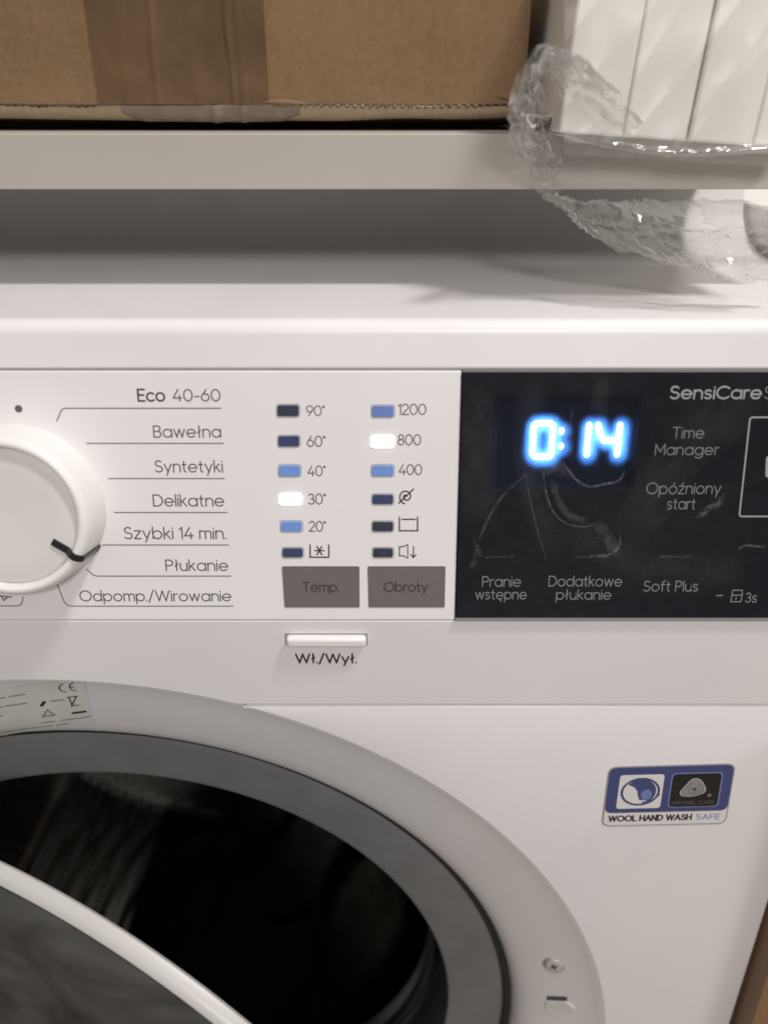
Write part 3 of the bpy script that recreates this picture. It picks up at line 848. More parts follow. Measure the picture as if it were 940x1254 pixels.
# latch: a recess with a dark upper slit and a pale tongue below
slit = [on_dish(*q) for q in ((669, 1219.5), (694, 1220.5), (694, 1225.5), (669, 1224.5))]
slab('latch_slot', slit, -0.001, 0.0002, dish_pt, 'dark', surround)
tong = [on_dish(*q) for q in ((668, 1226), (695, 1227), (704, 1235), (702, 1238), (667, 1236))]
slab('latch_tongue', rounded(tong, 0.0015), -0.001, 0.0007, dish_pt, 'label', surround)

# ------------------------------------------------------------------ rating label on the surround
lab_px = [(-70, 862), (-30, 850), (0, 843), (30, 836.5), (60, 833.5), (95, 833.5), (104, 835), (109, 855), (115, 886), (90, 888), (50, 892), (20, 897), (0, 901), (-40, 912), (-60, 918)]
top = lab_px[:7]; bot = [(-58, 918), (-30, 909), (0, 901), (25, 896), (55, 891), (90, 888), (115, 886)]
v = []; f = []; NR = 10; n_ = len(top)
for i in range(n_):
    for j in range(NR + 1):
        t = j / NR
        x, z = on_dish(top[i][0] * (1 - t) + bot[i][0] * t, max(834.5, top[i][1] + 1.2) * (1 - t) + bot[i][1] * t)
        v.append(dish_pt(x, z, 0.0003))
for i in range(n_ - 1):
    for j in range(NR):
        f.append((i * (NR + 1) + j, (i + 1) * (NR + 1) + j, (i + 1) * (NR + 1) + j + 1, i * (NR + 1) + j + 1))
label = mesh_obj('rating_label', v, f, 'label', surround, smooth=True, sharp=180)
def dl(px): return [on_dish(u, v_) for u, v_ in px]
lmap = lambda x, z, o: dish_pt(x, z, 0.00045 + o)
ribbons('conformity_mark', [dl([(78, 836.5), (73.5, 838.5), (73, 842), (75.5, 845), (81, 846.3)]), dl([(90, 835), (86, 837.5), (86, 841), (89, 844), (94, 845)]), dl([(86.5, 840.5), (91, 840)])], 0.00055, lmap, 'labelink', label)
ribbons('print_rows', [dl([(12, 852), (31, 849)]), dl([(-12, 857), (6, 853)]), dl([(8, 863.5), (33, 860)]), dl([(-12, 868), (4, 864.5)]), dl([(63, 857.5), (78, 856)]), dl([(-6, 877), (3, 875)])], 0.0008, lmap, 'labelfaint', label)
ribbons('fine_print', [dl([(3, 896), (30, 891.5), (65, 887.5)]), dl([(52, 884), (68, 882.3)]), dl([(70, 887), (84, 885)]), dl([(75, 881), (98, 878.5), (111, 876)])], 0.0007, lmap, 'labelfaint', label)
ribbons('symbols', [dl([(51.5, 863), (55, 858.5)]), dl([(90, 872.3), (105, 870.3)])], 0.0013, lmap, 'inkbold', label)
ribbons('energy_figure', [dl([(53, 877), (59, 868), (62, 871), (66, 874)]), dl([(53, 876.5), (68, 874.5)])], 0.0009, lmap, 'labelfaint', label)
ribbons('waste_bin_symbol', [dl([(83, 853), (95, 851.5)]), dl([(85, 853), (89, 863), (97, 862.5)]), dl([(94, 852), (88, 864)])], 0.0006, lmap, 'labelink', label)

# ------------------------------------------------------------------ program lettering
progs = [('Eco', 168.5, 203, 477, 491, True), ('40-60', 211.7, 270.5, 477, 491, False), ('Bawełna', 188, 271.3, 521.7, 535.3, False), ('Syntetyki', 189.6, 273.4, 564.3, 577.9, False),
         ('Delikatne', 187.6, 275, 606.1, 619.7, False), ('Szybki 14 min.', 152, 277.5, 646, 659.6, False), ('Płukanie', 203, 280, 685.8, 698.7, False), ('Odpomp./Wirowanie', 98, 283.6, 723.6, 735.8, False)]
for s, u0, u1, vt, vb, bold in progs:
    panel_text('program_name', s, u0, u1, vt, vb, 'inkbold' if bold else 'ink', panel, wt=0.185 if bold else 0.135)
def corner(pts, n=5):
    a, b, c = [Vector(p) for p in pts]
    return [tuple(a * (1 - t) ** 2 + b * 2 * t * (1 - t) + c * t * t) for t in [i / n for i in range(n + 1)]]
lines = [[(270.6, 500)] + [(82, 500)] + corner([(82, 500), (76, 500), (74.5, 504.5)])[1:] + [(70, 515.5)],
         [(273.4, 543), (106.6, 543)], [(275, 586), (133.4, 586)], [(277.8, 627.6), (140.6, 627.6)], [(279.8, 667.4), (126, 667.4)],
         [(282.5, 705.5)] + corner([(121, 705.5), (115, 705.5), (112, 702)]) + [(106, 697)],
         [(285.3, 742.3)] + corner([(89, 742.3), (81, 742.3), (78.5, 736)]) + [(70.5, 716)],
         [(-60, 742)] + corner([(20, 742), (26, 742), (27.5, 737.5)]) + [(28.5, 731)]]
for pl in lines:
    panel_lines('program_line', [pl], 1.55, 'inkline', panel)
disc_c = st(23.1, 500.6)
disc_on(P, 'off_dot', disc_c[0], disc_c[1], 0.00125, 0.00008, 'ink', panel)
panel_lines('drain_arrow', [[(-6, 729), (14, 731)], [(2, 730), (5, 735), (10, 731)]], 2.2, 'inkline', panel)

# ------------------------------------------------------------------ indicator lamps and their legends
leds = [(338.8, 366.7, 495.2, 510.3, 'leddark'), (340, 367.3, 533, 547.3, 'lednavy'), (340.9, 368.5, 569, 583.6, 'ledblue'), (341.5, 370.0, 604.0, 618.6, 'leaklit'),
        (343.3, 370.3, 637.6, 651.2, 'ledblue'), (345.2, 371.5, 670.3, 683, 'lednavy'),
        (454.5, 482.7, 496, 511, 'ledblue2'), (454.0, 482.4, 533.0, 548.6, 'leaklit'), (454.5, 482.4, 569, 583.3, 'ledblue'), (455, 482, 604.8, 617.9, 'lednavy'),
        (455, 482, 637.9, 651.2, 'leddark'), (455.8, 481.8, 670.3, 683, 'leddark')]
for (u0, u1, v0, v1, mm) in leds:
    q = [st(u0 + .8, v0 + .8), st(u1 - .8, v0 + .8), st(u1 - .8, v1 - .8), st(u0 + .8, v1 - .8)]
    o = slab('indicator_lamp', rounded(q, 0.0008), -0.0008, 0.0005, P, mm, panel)
    o.data.polygons.foreach_set('use_smooth', [False] * len(o.data.polygons))
    bevel(o, 0.0003, 2)
    if mm == 'leaklit': o['label'] = 'lamp glowing white'
    q2 = [st(u0 - .3, v0 - .3), st(u1 + .3, v0 - .3), st(u1 + .3, v1 + .3), st(u0 - .3, v1 + .3)]
    ro = rounded(q2, 0.0010)
    ribbons('lamp_rim', [ro + [ro[0]]], 0.0003, P, 'gap' if mm != 'leaklit' else 'knob', o)
legs = [('90°', 374.8, 397.9, 497, 509), ('60°', 375.5, 398.8, 534.2, 546.7), ('40°', 376.4, 399, 570.6, 582.7), ('30°', 377, 399.4, 605, 617.3), ('20°', 378, 399.4, 638.5, 650.6),
        ('1200', 487, 521.8, 495, 507.6), ('800', 486.4, 515.5, 532.4, 544.8), ('400', 487.6, 516.7, 569, 581.2)]
for s, u0, u1, vt, vb in legs:
    panel_text('lamp_legend', s, u0, u1, vt, vb, 'ink', panel, wt=0.13, gap=0.16)
panel_lines('cold_wash_symbol', [[(379.6, 667.5), (379.6, 682.4), (402.5, 682.4), (402.5, 667.5)], [(385.5, 674.3), (396.5, 674.3)], [(388.2, 669.4), (393.8, 679.2)], [(393.8, 669.4), (388.2, 679.2)]], 1.85, 'inkbold', panel)
sp = [(497 + (1.2 + 7.6 * t) * cos(t * 10.2 + 0.6), 608.2 - (1.2 + 7.6 * t) * sin(t * 10.2 + 0.6)) for t in [i / 44 for i in range(45)]]
panel_lines('no_spin_symbol', [sp, [(488.2, 616), (506, 599)]], 1.85, 'inkbold', panel)
panel_lines('rinse_hold_symbol', [[(488.8, 633.5), (488.8, 650), (511, 650), (511, 633.5)], [(492, 636), (508, 636)]], 1.85, 'inkbold', panel)
panel_lines('silent_symbol', [[(488.8, 669.5), (493.5, 669.5), (499, 666.8), (499, 683.6), (493.5, 680.6), (488.8, 680.6), (488.8, 669.5)], [(506, 669.5), (506, 682.5)], [(502.8, 679.2), (506, 682.8), (509.2, 679.2)]], 1.5, 'inkbold', panel)

# touch keys
for quad, s, tu0, tu1 in (([(345.2, 693.3), (440, 693.3), (440.3, 743.6), (348.5, 743.6)], 'Temp.', 370.3, 415), ([(450, 693.3), (545.2, 693.3), (544.2, 743.6), (451.2, 743.6)], 'Obroty', 469.7, 523.6)):
    k = slab('touch_key', rounded([st(*q) for q in quad], 0.0006), -0.0005, 0.00025, P, 'btn', panel)
    panel_text('key_name', s, tu0, tu1, 713, 723.8, 'btnink', k, wt=0.14, off=0.00027)

# ------------------------------------------------------------------ program dial
KC = (-0.12355 + CAM.x, 0.04288)
KR1, KR2, KH = 0.0283, 0.0258, 0.0153
def K(r_, a, o_): return P(KC[0] + r_ * cos(a), KC[1] + r_ * sin(a), o_)
def spin(name, prof, m, parent, seg=120, sharp=40):
    v = []; f = []; n_ = len(prof)
    for i in range(seg):
        for (r_, o_) in prof: v.append(K(r_, 2 * pi * i / seg, o_))
    for i in range(seg):
        k = (i + 1) % seg
        for j in range(n_ - 1): f.append((i * n_ + j, k * n_ + j, k * n_ + j + 1, i * n_ + j + 1))
    return mesh_obj(name, v, f, m, parent, smooth=True, sharp=sharp)
dial = spin('program_dial', [(KR1 - 0.0002, -0.0002), (KR1, 0.0006), (KR1 - 0.0001, 0.0022), (KR2 + 0.0016, KH - 0.0022), (KR2 + 0.0008, KH - 0.0008), (KR2 - 0.0004, KH), (KR2 - 0.0014, KH - 0.0001), (KR2 - 0.0020, KH - 0.0006),
                             (KR2 - 0.0024, KH - 0.0034)], 'knob', root)
spin('dial_face', [(KR2 - 0.0023, KH - 0.0036), (KR2 - 0.0030, KH - 0.0026), (KR2 - 0.0036, KH - 0.0023), (KR2 - 0.010, KH - 0.0026), (0.00001, KH - 0.0030)], 'knobface', dial, sharp=60)
# pointer: a black line from the face over the rim down the side
def kn_polar(u, v_, off):
    d = ray(u, v_); k = (P(0, 0, off) - CAM).dot(PN) / d.dot(PN); p = CAM + d * k - P0
    x, y = p.x - KC[0], p.dot(PT) - KC[1]
    return sqrt(x * x + y * y), atan2(y, x)
_, aP = kn_polar(99.4, 686.5, KH)
ptr_prof = [(KR2 - 0.0095, KH - 0.0025), (KR2 - 0.0040, KH - 0.0021), (KR2 - 0.0022, KH - 0.0004), (KR2 - 0.0004, KH + 0.0001), (KR2 + 0.0010, KH - 0.0008), (KR2 + 0.0018, KH - 0.0022), (KR1 + 0.0001, 0.0020), (KR1 + 0.0004, 0.0006)]
v = []; f = []
for i, (r_, o_) in enumerate(ptr_prof):
    for sgn, ex in ((-1, -0.0004), (-1, 0.0006), (1, 0.0006), (1, -0.0004)):
        hw = 0.00115
        rad = Vector((cos(aP), sin(aP))); tg = Vector((-sin(aP), cos(aP)))
        nx = 0.35 if i >= 5 else 0.0
        q = rad * (r_ + ex * nx * 2) + tg * (hw * sgn)
        v.append(P(KC[0] + q.x, KC[1] + q.y, o_ + ex * (1 - nx)))
for i in range(len(ptr_prof) - 1):
    for j in range(4):
        f.append((i * 4 + j, i * 4 + (j + 1) % 4, (i + 1) * 4 + (j + 1) % 4, (i + 1) * 4 + j))
f += [(0, 1, 2, 3), tuple(len(v) - 4 + k for k in (3, 2, 1, 0))]
mesh_obj('pointer', v, f, 'mark', dial)

# ------------------------------------------------------------------ power key on the lower fascia
pa = at_y(347, 777, -0.002); pb = at_y(451, 791, -0.002)
pk = box('power_key', pa.x + 0.001, pb.x - 0.0008, -0.0042, 0.002, pb.z + 0.0004, pa.z - 0.0004, 'knob', root); bevel(pk, 0.0013, 4)
box('power_key_slot', pa.x + 0.0004, pb.x - 0.0003, -0.0016, 0.0005, pb.z - 0.0000, pa.z + 0.0003, 'gap', pk)
def Fm(x, z, o): return Vector((x, fas_y(z) - 0.00005 - o, z))
def front_text(name, s, u0, u1, vt, vb, m, parent, wt, y=0.0, gap=0.2):
    a = at_y(u0, vb, y); b = at_y(u1, vb, y); c = at_y(u0, vt, y)
    hgt = c.z - a.z; strokes, Wd = text_strokes(s, gap); w = wt * hgt
    sx_ = (b.x - a.x - w) / Wd
    return ribbons(name, [[(a.x + w / 2 + x * sx_, a.z + yy * hgt) for x, yy in pl] for pl in strokes], w, Fm, m, parent, sink=0.0)
front_text('power_key_name', 'Wł./Wył.', 362, 437, 798.5, 809.3, 'inkbold', fascia, 0.17)

# ------------------------------------------------------------------ black glass display
bl = st(559.6, 755.5); tl = st(565.8, 455.5)
s0 = tl[0]; t0 = bl[1]; t1 = T_TOP - 0.0004; s1 = W2 - 0.0005
OFFD = 0.0007
wa = st(600, 596); wb = st(784, 484)
wx0, wx1, wt0, wt1 = wa[0], wb[0], wa[1], wb[1]
v = []; f = []
ss = [s0, wx0, wx1, s1]; ts = [t0, wt0, wt1, t1]
for a in ss:
    for b in ts: v.append(P(a, b, OFFD))
for i in range(3):
    for j in range(3):
        if i == 1 and j == 1: continue
        f.append((i * 4 + j, (i + 1) * 4 + j, (i + 1) * 4 + j + 1, i * 4 + j + 1))
k = len(v)
rim = [(s0, t0), (s1, t0), (s1, t1), (s0, t1)]
v += [P(a, b, -0.004) for a, b in rim]
ridx = [0, 12, 15, 3]
for i in range(4):
    f.append((ridx[i], ridx[(i + 1) % 4], k + (i + 1) % 4, k + i))
display = mesh_obj('display', v, f, 'display', root)
slab('display_edge', [(s0 - 0.0003, 0.0004), (s1, 0.0004), (s1, t0 - 0.00005), (s0 - 0.0003, t0 - 0.00005)], -0.004, 0.0009, P, 'dispedge', display)
slab('display_top_edge', [(s0, t1 + 0.00005), (s1, t1 + 0.00005), (s1, t1 + 0.0004), (s0, t1 + 0.0004)], -0.004, 0.0005, P, 'dispedge', display)
# lit digits; the well and tinted lens are added to imitate their glow
DEP = -0.0042
v = [P(a, b, o) for o in (OFFD - 0.00005, DEP - 0.0006) for a, b in ((wx0, wt0), (wx1, wt0), (wx1, wt1), (wx0, wt1))]
f = [(0, 1, 5, 4), (1, 2, 6, 5), (2, 3, 7, 6), (3, 0, 4, 7), (4, 5, 6, 7)]
mesh_obj('digit_well', v, f, 'black', display)
mesh_obj('halo_lens', [P(a, b, OFFD - 0.00025) for a, b in ((wx0, wt0), (wx1, wt0), (wx1, wt1), (wx0, wt1))], [(0, 1, 2, 3)], 'lens', display)
def sd(u, v_):
    d = ray(u, v_); kk = (P(0, 0, DEP) - CAM).dot(PN) / d.dot(PN); p = CAM + d * kk - P0
    return (p.x, p.dot(PT))
def segs(name, px):
    return ribbons(name, [[sd(*q) for q in s_] for s_ in px], 0.0020, lambda x, y, o: P(x, y, DEP + o), 'digit', display, lift=0.0002)  # stroke widened to take in the digits' bloom
segs('digit', [[(656, 518.5), (674, 518.5)], [(653.5, 521), (652.5, 536)], [(677, 521), (676, 536)], [(652.2, 541), (651.5, 556)], [(675.6, 541), (674.6, 556)], [(654.5, 559), (672.5, 559)]])
segs('digit', [[(721, 520.5), (719.6, 536)], [(719.2, 541), (718, 556.5)]])
segs('digit', [[(732, 520.5), (734.5, 533), (739, 539)], [(739, 539.6), (753, 539.6)], [(758.8, 520.5), (757, 536)], [(756.6, 541), (755, 556.5)]])
ribbons('colon', [[sd(687, 527), sd(686.9, 528.6)], [sd(686.4, 545.6), sd(686.3, 547.2)]], 0.0019, lambda x, y, o: P(x, y, DEP + o), 'digit', display, lift=0.0002)
# printed words on the glass
disp = [('SensiCare', 817.6, 930.5, 473.2, 487.6, 'dispbold', 0.17), ('S', 933.0, 942.5, 473.2, 487.6, 'dispgrey', 0.1), ('Time', 821, 860, 523, 536, 'dispgrey', 0.1), ('Manager', 800, 878, 543.7, 556.3, 'dispgrey', 0.1),
        ('Opóźniony', 789.4, 880.7, 590.8, 604, 'dispgrey', 0.1), ('start', 814.7, 849.6, 609.8, 622.6, 'dispgrey', 0.1), ('Pranie', 589.4, 637, 705.3, 717.2, 'dispgrey', 0.11), ('wstępne', 581, 644, 721.0, 732.7, 'dispgrey', 0.11),
        ('Dodatkowe', 670.3, 760.3, 704.9, 716.8, 'dispgrey', 0.11), ('płukanie', 679.4, 747, 721.4, 733, 'dispgrey', 0.11), ('Soft Plus', 785.7, 853, 711, 723, 'dispgrey', 0.11), ('3s', 910, 924.7, 725.5, 736.5, 'dispgrey', 0.12)]
for s, u0, u1, vt, vb, m_, wt in disp:
    panel_text('touch_word', s, u0, u1, vt, vb, m_, display, wt=wt, off=OFFD)
panel_lines('program_frame', [[(1000, 510.7)] + [(921, 510.7)] + corner([(921, 510.7), (916.6, 510.7), (916.2, 514)])[1:] + [(903.8, 628)] + corner([(903.8, 628), (903.4, 631.8), (907, 631.8)])[1:] + [(1000, 631.8)]], 2.0, 'dispbold', display, off=OFFD)
panel_lines('lock_symbol', [[(893, 736), (905, 736), (907, 728), (894.5, 728), (893, 736)], [(894.5, 728), (895.5, 722), (907, 722), (907, 728)], [(899.8, 730.5), (899.2, 733.5)]], 1.3, 'dispgrey', display, off=OFFD)
panel_lines('lock_dash', [[(876, 728.6), (883, 728.2)]], 1.4, 'dispgrey', display, off=OFFD)
# icon beside the frame, cut by the picture's edge
icon = slab('frame_icon', rounded([st(936, 558), st(952, 558), st(951, 584), st(935, 584)], 0.001), OFFD, OFFD + 0.0001, P, 'dispbold', display)
for ke in ([(594, 681.5), (628, 681)], [(702, 681.5), (742, 681)], [(808, 681), (845, 680.5)]):
    panel_lines('key_edge', [ke], 3.0, 'smearsoft', display, off=OFFD)
# dried wipe marks on the glass
def crv(pts, n=8):
    out = []
    q = [Vector(p) for p in pts]; q = [q[0] * 2 - q[1]] + q + [q[-1] * 2 - q[-2]]
    for i in range(1, len(q) - 2):
        for k_ in range(n):
            t = k_ / n
            a, b, c, d = q[i - 1], q[i], q[i + 1], q[i + 2]
            p = 0.5 * ((2 * b) + (c - a) * t + (2 * a - 5 * b + 4 * c - d) * t * t + (3 * b - a - 3 * c + d) * t ** 3)
            out.append((p.x, p.y))
    out.append(tuple(q[-2]))
    return out
wipes = [([(664, 575), (667, 600), (676, 625), (692, 640), (715, 644.5), (728, 640)], 2.4, 'smear'),
         ([(676, 590), (682, 612), (696, 630), (716, 637)], 9, 'smearsoft'),
         ([(684, 562), (694, 574), (706, 588), (720, 595), (735, 593), (756, 588), (763, 577)], 3.2, 'smear'),
         ([(700, 500), (698, 520), (699.5, 545), (699, 560)], 1.8, 'smearsoft'),
         ([(641, 570), (646, 600), (655, 640), (668, 685)], 2.2, 'smearsoft'),
         ([(576, 692), (590, 650), (612, 610), (640, 583), (662, 568)], 3.6, 'smearsoft'),
         ([(722, 680), (745, 678), (757, 668), (758, 655)], 3.4, 'smear'),
         ([(733, 644), (743, 658), (752, 674)], 15, 'smearsoft'),
         ([(854, 632), (866, 622), (878, 616), (884, 606)], 8, 'smear'),
         ([(902, 671), (912, 667), (922, 668), (934, 669)], 3.4, 'smear'),
         ([(666, 577), (678, 570), (692, 580)], 14, 'smearsoft'),
         ([(580, 660), (586, 678), (577, 692)], 7, 'smearsoft'),
         ([(654, 470), (646, 520), (652, 600), (676, 670)], 34, 'haze'),
         ([(735, 462), (732, 500), (728, 540)], 20, 'haze'),
         ([(590, 500), (584, 560), (588, 640)], 44, 'haze'),
         ([(780, 640), (830, 560), (900, 500)], 60, 'haze'),
         ([(700, 650), (780, 690), (890, 700)], 40, 'haze'),
         ([(585, 486), (592, 530), (588, 580)], 30, 'speck'),
         ([(670, 560), (690, 590), (740, 640), (750, 675)], 26, 'speck'),
         ([(840, 640), (880, 610), (905, 590)], 26, 'speck')]
for k_, (pts_, w_, m_) in enumerate(wipes):
    panel_lines('wipe_mark', [crv(pts_)], w_, m_, display, off=OFFD + 0.00004 + 0.000012 * k_)
# ------------------------------------------------------------------ wool sticker on the cabinet front
cs = [at_y(746.6, 940.2, 0), at_y(898.3, 936.0, 0), at_y(886.4, 1007.0, 0), at_y(737.4, 1010.4, 0)]
def S(a, b, o):                             # a right 0..1, b down 0..1
    p = (cs[0] * (1 - a) + cs[1] * a) * (1 - b) + (cs[3] * (1 - a) + cs[2] * a) * b
    return Vector((p.x, -0.0001 - o, p.z))
AS = (cs[1] - cs[0]).length / (cs[0] - cs[3]).length
def Sq(x0, y0, x1, y1, r, n=5):
    pts = rounded([(x0 * AS, y0), (x1 * AS, y0), (x1 * AS, y1), (x0 * AS, y1)], r, n)
    return [(a / AS, b) for a, b in pts]
stick = slab('wool_sticker', Sq(-0.012, -0.02, 1.012, 1.02, 0.12), 0, 0.00008, S, 'stclear', cab)
slab('white_strip', Sq(0, 0.5, 1, 1, 0.11), 0.0001, 0.00016, S, 'stwhite', stick)
slab('blue_field', Sq(0, 0, 1, 0.775, 0.10), 0.0002, 0.00026, S, 'stblue', stick)
sq1 = slab('swirl_square', Sq(0.088, 0.12, 0.448, 0.70, 0.05), 0.0003, 0.00034, S, 'stwhite', stick)
slab('wool_square_edge', Sq(0.505, 0.105, 0.922, 0.705, 0.07), 0.0003, 0.00033, S, 'stmid', stick)
sq2 = slab('wool_square', Sq(0.517, 0.125, 0.910, 0.685, 0.06), 0.00036, 0.0004, S, 'stblack', stick)
ribl = lambda base: (lambda x, y, o: S(x / AS, y, base + o))
def SA(a, b): return (a * AS, b)
ribbons('swirl_ring', [[(0.268 * AS + 0.150 * AS * cos(t), 0.41 + 0.225 * sin(t)) for t in [2 * pi * i / 40 for i in range(41)]]], 0.035, ribl(0.00034), 'stblue', sq1)
sw = [(0.268 + 0.128 * cos(t), 0.41 + 0.215 * sin(t)) for t in [-pi * 0.80 + pi * 1.15 * i / 22 for i in range(23)]]
sw += [(0.33, 0.56), (0.27, 0.55), (0.252, 0.47), (0.245, 0.40), (0.22, 0.335), (0.185, 0.30)]
slab('swirl_drop', sw, 0.00034, 0.00042, S, 'stblue', sq1)
slab('swirl_shine', [(0.32 + 0.045 * cos(t), 0.46 + 0.09 * sin(t)) for t in [2 * pi * i / 16 for i in range(16)]], 0.00042, 0.00046, S, 'stmid', sq1)
ribbons('swirl_tail', [[SA(0.30, 0.60), SA(0.37, 0.57), SA(0.425, 0.47)]], 0.03, ribl(0.00034), 'stblue', sq1)
tri = [(0.708, 0.19), (0.755, 0.235), (0.80, 0.37), (0.80, 0.45), (0.70, 0.52), (0.60, 0.50), (0.585, 0.43), (0.63, 0.31), (0.665, 0.215)]
tri_s = [(a / AS, b) for a, b in rounded([(a * AS, b) for a, b in tri], 0.1, 3)]
slab('wool_ball', tri_s, 0.0004, 0.00046, S, 'stgrey', sq2)
cxb, cyb = 0.705, 0.385
for k_ in range(4):
    sc_ = 0.22 + 0.19 * k_
    ribbons('wool_thread', [[((cxb + (a - cxb) * sc_) * AS, cyb + (b - cyb) * sc_) for a, b in tri_s + [tri_s[0]]]], 0.012, ribl(0.00046), 'stfaint', sq2)
slab('wool_ball_eye', [(cxb + 0.012 * cos(t), cyb + 0.02 * sin(t)) for t in [2 * pi * i / 12 for i in range(12)]], 0.00046, 0.0005, S, 'stblack', sq2)
ribbons('trade_dot', [[(0.835 * AS + 0.018 * cos(t), 0.50 + 0.018 * sin(t)) for t in [2 * pi * i / 12 for i in range(13)]]], 0.01, ribl(0.0004), 'stgrey', sq2)
def stick_text(name, s, a0, a1, btop, bbase, m, parent, wt, base, gap=0.26):
    strokes, Wd = text_strokes(s, gap); h_ = bbase - btop; w = wt * h_
    sx_ = ((a1 - a0) * AS - w) / Wd
    return ribbons(name, [[(a0 * AS + w / 2 + x * sx_, bbase - y * h_) for x, y in pl] for pl in strokes], w, ribl(base), m, parent)
stick_text('apparel_words', 'APPAREL CARE', 0.53, 0.88, 0.59, 0.645, 'stfaint', sq2, 0.16, 0.0004)
stick_text('wool_words', 'WOOL HAND WASH', 0.035, 0.725, 0.835, 0.925, 'inkbold', stick, 0.30, 0.00016)
stick_text('safe_word', 'SAFE', 0.755, 0.955, 0.835, 0.925, 'stmid', stick, 0.17, 0.00016)

# ================================================================== WOODEN CABINET at the right
wc = empty('wooden_cabinet', (0.46, 0.2, 0), 'brown wooden cabinet standing against the right side of the washing machine', 'cabinet')
adopt(box('side_panel', W2 + 0.0022, W2 + 0.020, -0.0105, 0.40, 0.001, 0.835, 'wood', None, 0.0012), wc)
adopt(box('front_panel', W2 + 0.0205, W2 + 0.32, -0.0120, 0.006, 0.06, 0.832, 'wood', None, 0.0012), wc)
adopt(box('worktop', W2 + 0.0022, W2 + 0.33, -0.008, 0.499, 0.836, CAM.z - 0.0447, 'board', None, 0.001), wc)
adopt(box('back_panel', W2 + 0.0205, W2 + 0.32, 0.385, 0.40, 0.001, 0.811, 'wood', None), wc)

# ================================================================== SHELF above the machine
ys = 0.066
shz0 = at_y(300, 232.0, ys).z; shz1 = at_y(300, 163.5, ys).z
SHR = CAM.x + 0.150
shelf = box('shelf', -0.42, SHR, ys, 0.499, shz0, shz1, 'shelf', None, 0.0004)
shelf['label'] = 'pale grey laminate shelf board running above the washing machine'; shelf['category'] = 'shelf'

# ================================================================== CARDBOARD BOX on the shelf
yb = 0.090
BXR = CAM.x + 0.0515; BXL = -0.26
bz_e = at_y(300, 128.5, yb).z; bz_b = at_y(280, 149, yb + 0.001).z
cbx = empty('cardboard_box', (0.0, 0.2, shz1), 'brown cardboard box with tape strip resting on the shelf', 'box')
# front panel, slightly bowed
def bow(x, z): 
    return 0.0012 * noise.noise(Vector((x * 12, z * 12, 1.3))) + 0.0006 * noise.noise(Vector((x * 60, z * 60, 4.0)))
def edge_z(x):
    return bz_e + 0.0007 * noise.noise(Vector((x * 18, 0, 2))) + (BXR - x) * 0.0
v = []; f = []; nx, nz = 90, 24
for i in range(nx + 1):
    x = BXL + (BXR - BXL) * i / nx
    for j in range(nz + 1):
        z0_ = edge_z(x); z = z0_ + (shz1 + 0.27 - z0_) * (j / nz) ** 1.5
        v.append((x, yb + bow(x, z), z))
for i in range(nx):
    for j in range(nz):
        f.append((i * (nz + 1) + j, (i + 1) * (nz + 1) + j, (i + 1) * (nz + 1) + j + 1, i * (nz + 1) + j + 1))
o = mesh_obj('front_panel', v, f, 'card', None, smooth=True, sharp=180)
adopt(o, cbx)
# folded bottom edge rolling under, down to the shelf further back
v = []; f = []; R_ = 12
for i in range(nx + 1):
    x = BXL + (BXR - BXL - 0.001) * i / nx
    zt = edge_z(x) - 0.0004
    sag = 0.0011 * math.exp(-((x - (CAM.x - 0.058)) / 0.07) ** 2) + 0.0005 * noise.noise(Vector((x * 40, 7, 0)))
    zb = bz_b + 0.0012 - sag
    for j in range(R_ + 1):
        t = j / R_
        if t < 0.6:
            a = t / 0.6 * pi / 2
            y_ = yb + 0.0004 + 0.004 * (1 - cos(a)); z_ = zt - (zt - zb) * sin(a)
        else:
            q = (t - 0.6) / 0.4
            y_ = yb + 0.0044 + 0.05 * q; z_ = zb - (zb - shz1 - 0.0004) * (q * q * (3 - 2 * q))
        v.append((x, y_ + 0.0003 * noise.noise(Vector((x * 90, j * .6, 3))), z_))
for i in range(nx):
    for j in range(R_):
        f.append((i * (R_ + 1) + j, (i + 1) * (R_ + 1) + j, (i + 1) * (R_ + 1) + j + 1, i * (R_ + 1) + j + 1))
adopt(mesh_obj('bottom_fold', v, f, 'cardlight', None, smooth=True, sharp=180), cbx)
adopt(box('bottom_panel', BXL + 0.002, BXR - 0.002, yb + 0.05, yb + 0.26, shz1 + 0.0003, shz1 + 0.0035, 'cardlight'), cbx)
adopt(box('side_panel', BXR - 0.003, BXR, yb + 0.0035, yb + 0.26, bz_e - 0.002, shz1 + 0.27, 'card'), cbx)
adopt(box('side_panel', BXL, BXL + 0.003, yb + 0.0035, yb + 0.26, bz_e - 0.002, shz1 + 0.27, 'card'), cbx)
adopt(box('back_panel', BXL + 0.003, BXR - 0.003, yb + 0.257, yb + 0.26, bz_e, shz1 + 0.27, 'card'), cbx)
adopt(box('top_flap', BXL + 0.0005, BXR - 0.0005, yb + 0.004, yb + 0.259, shz1 + 0.2703, shz1 + 0.2735, 'card'), cbx)
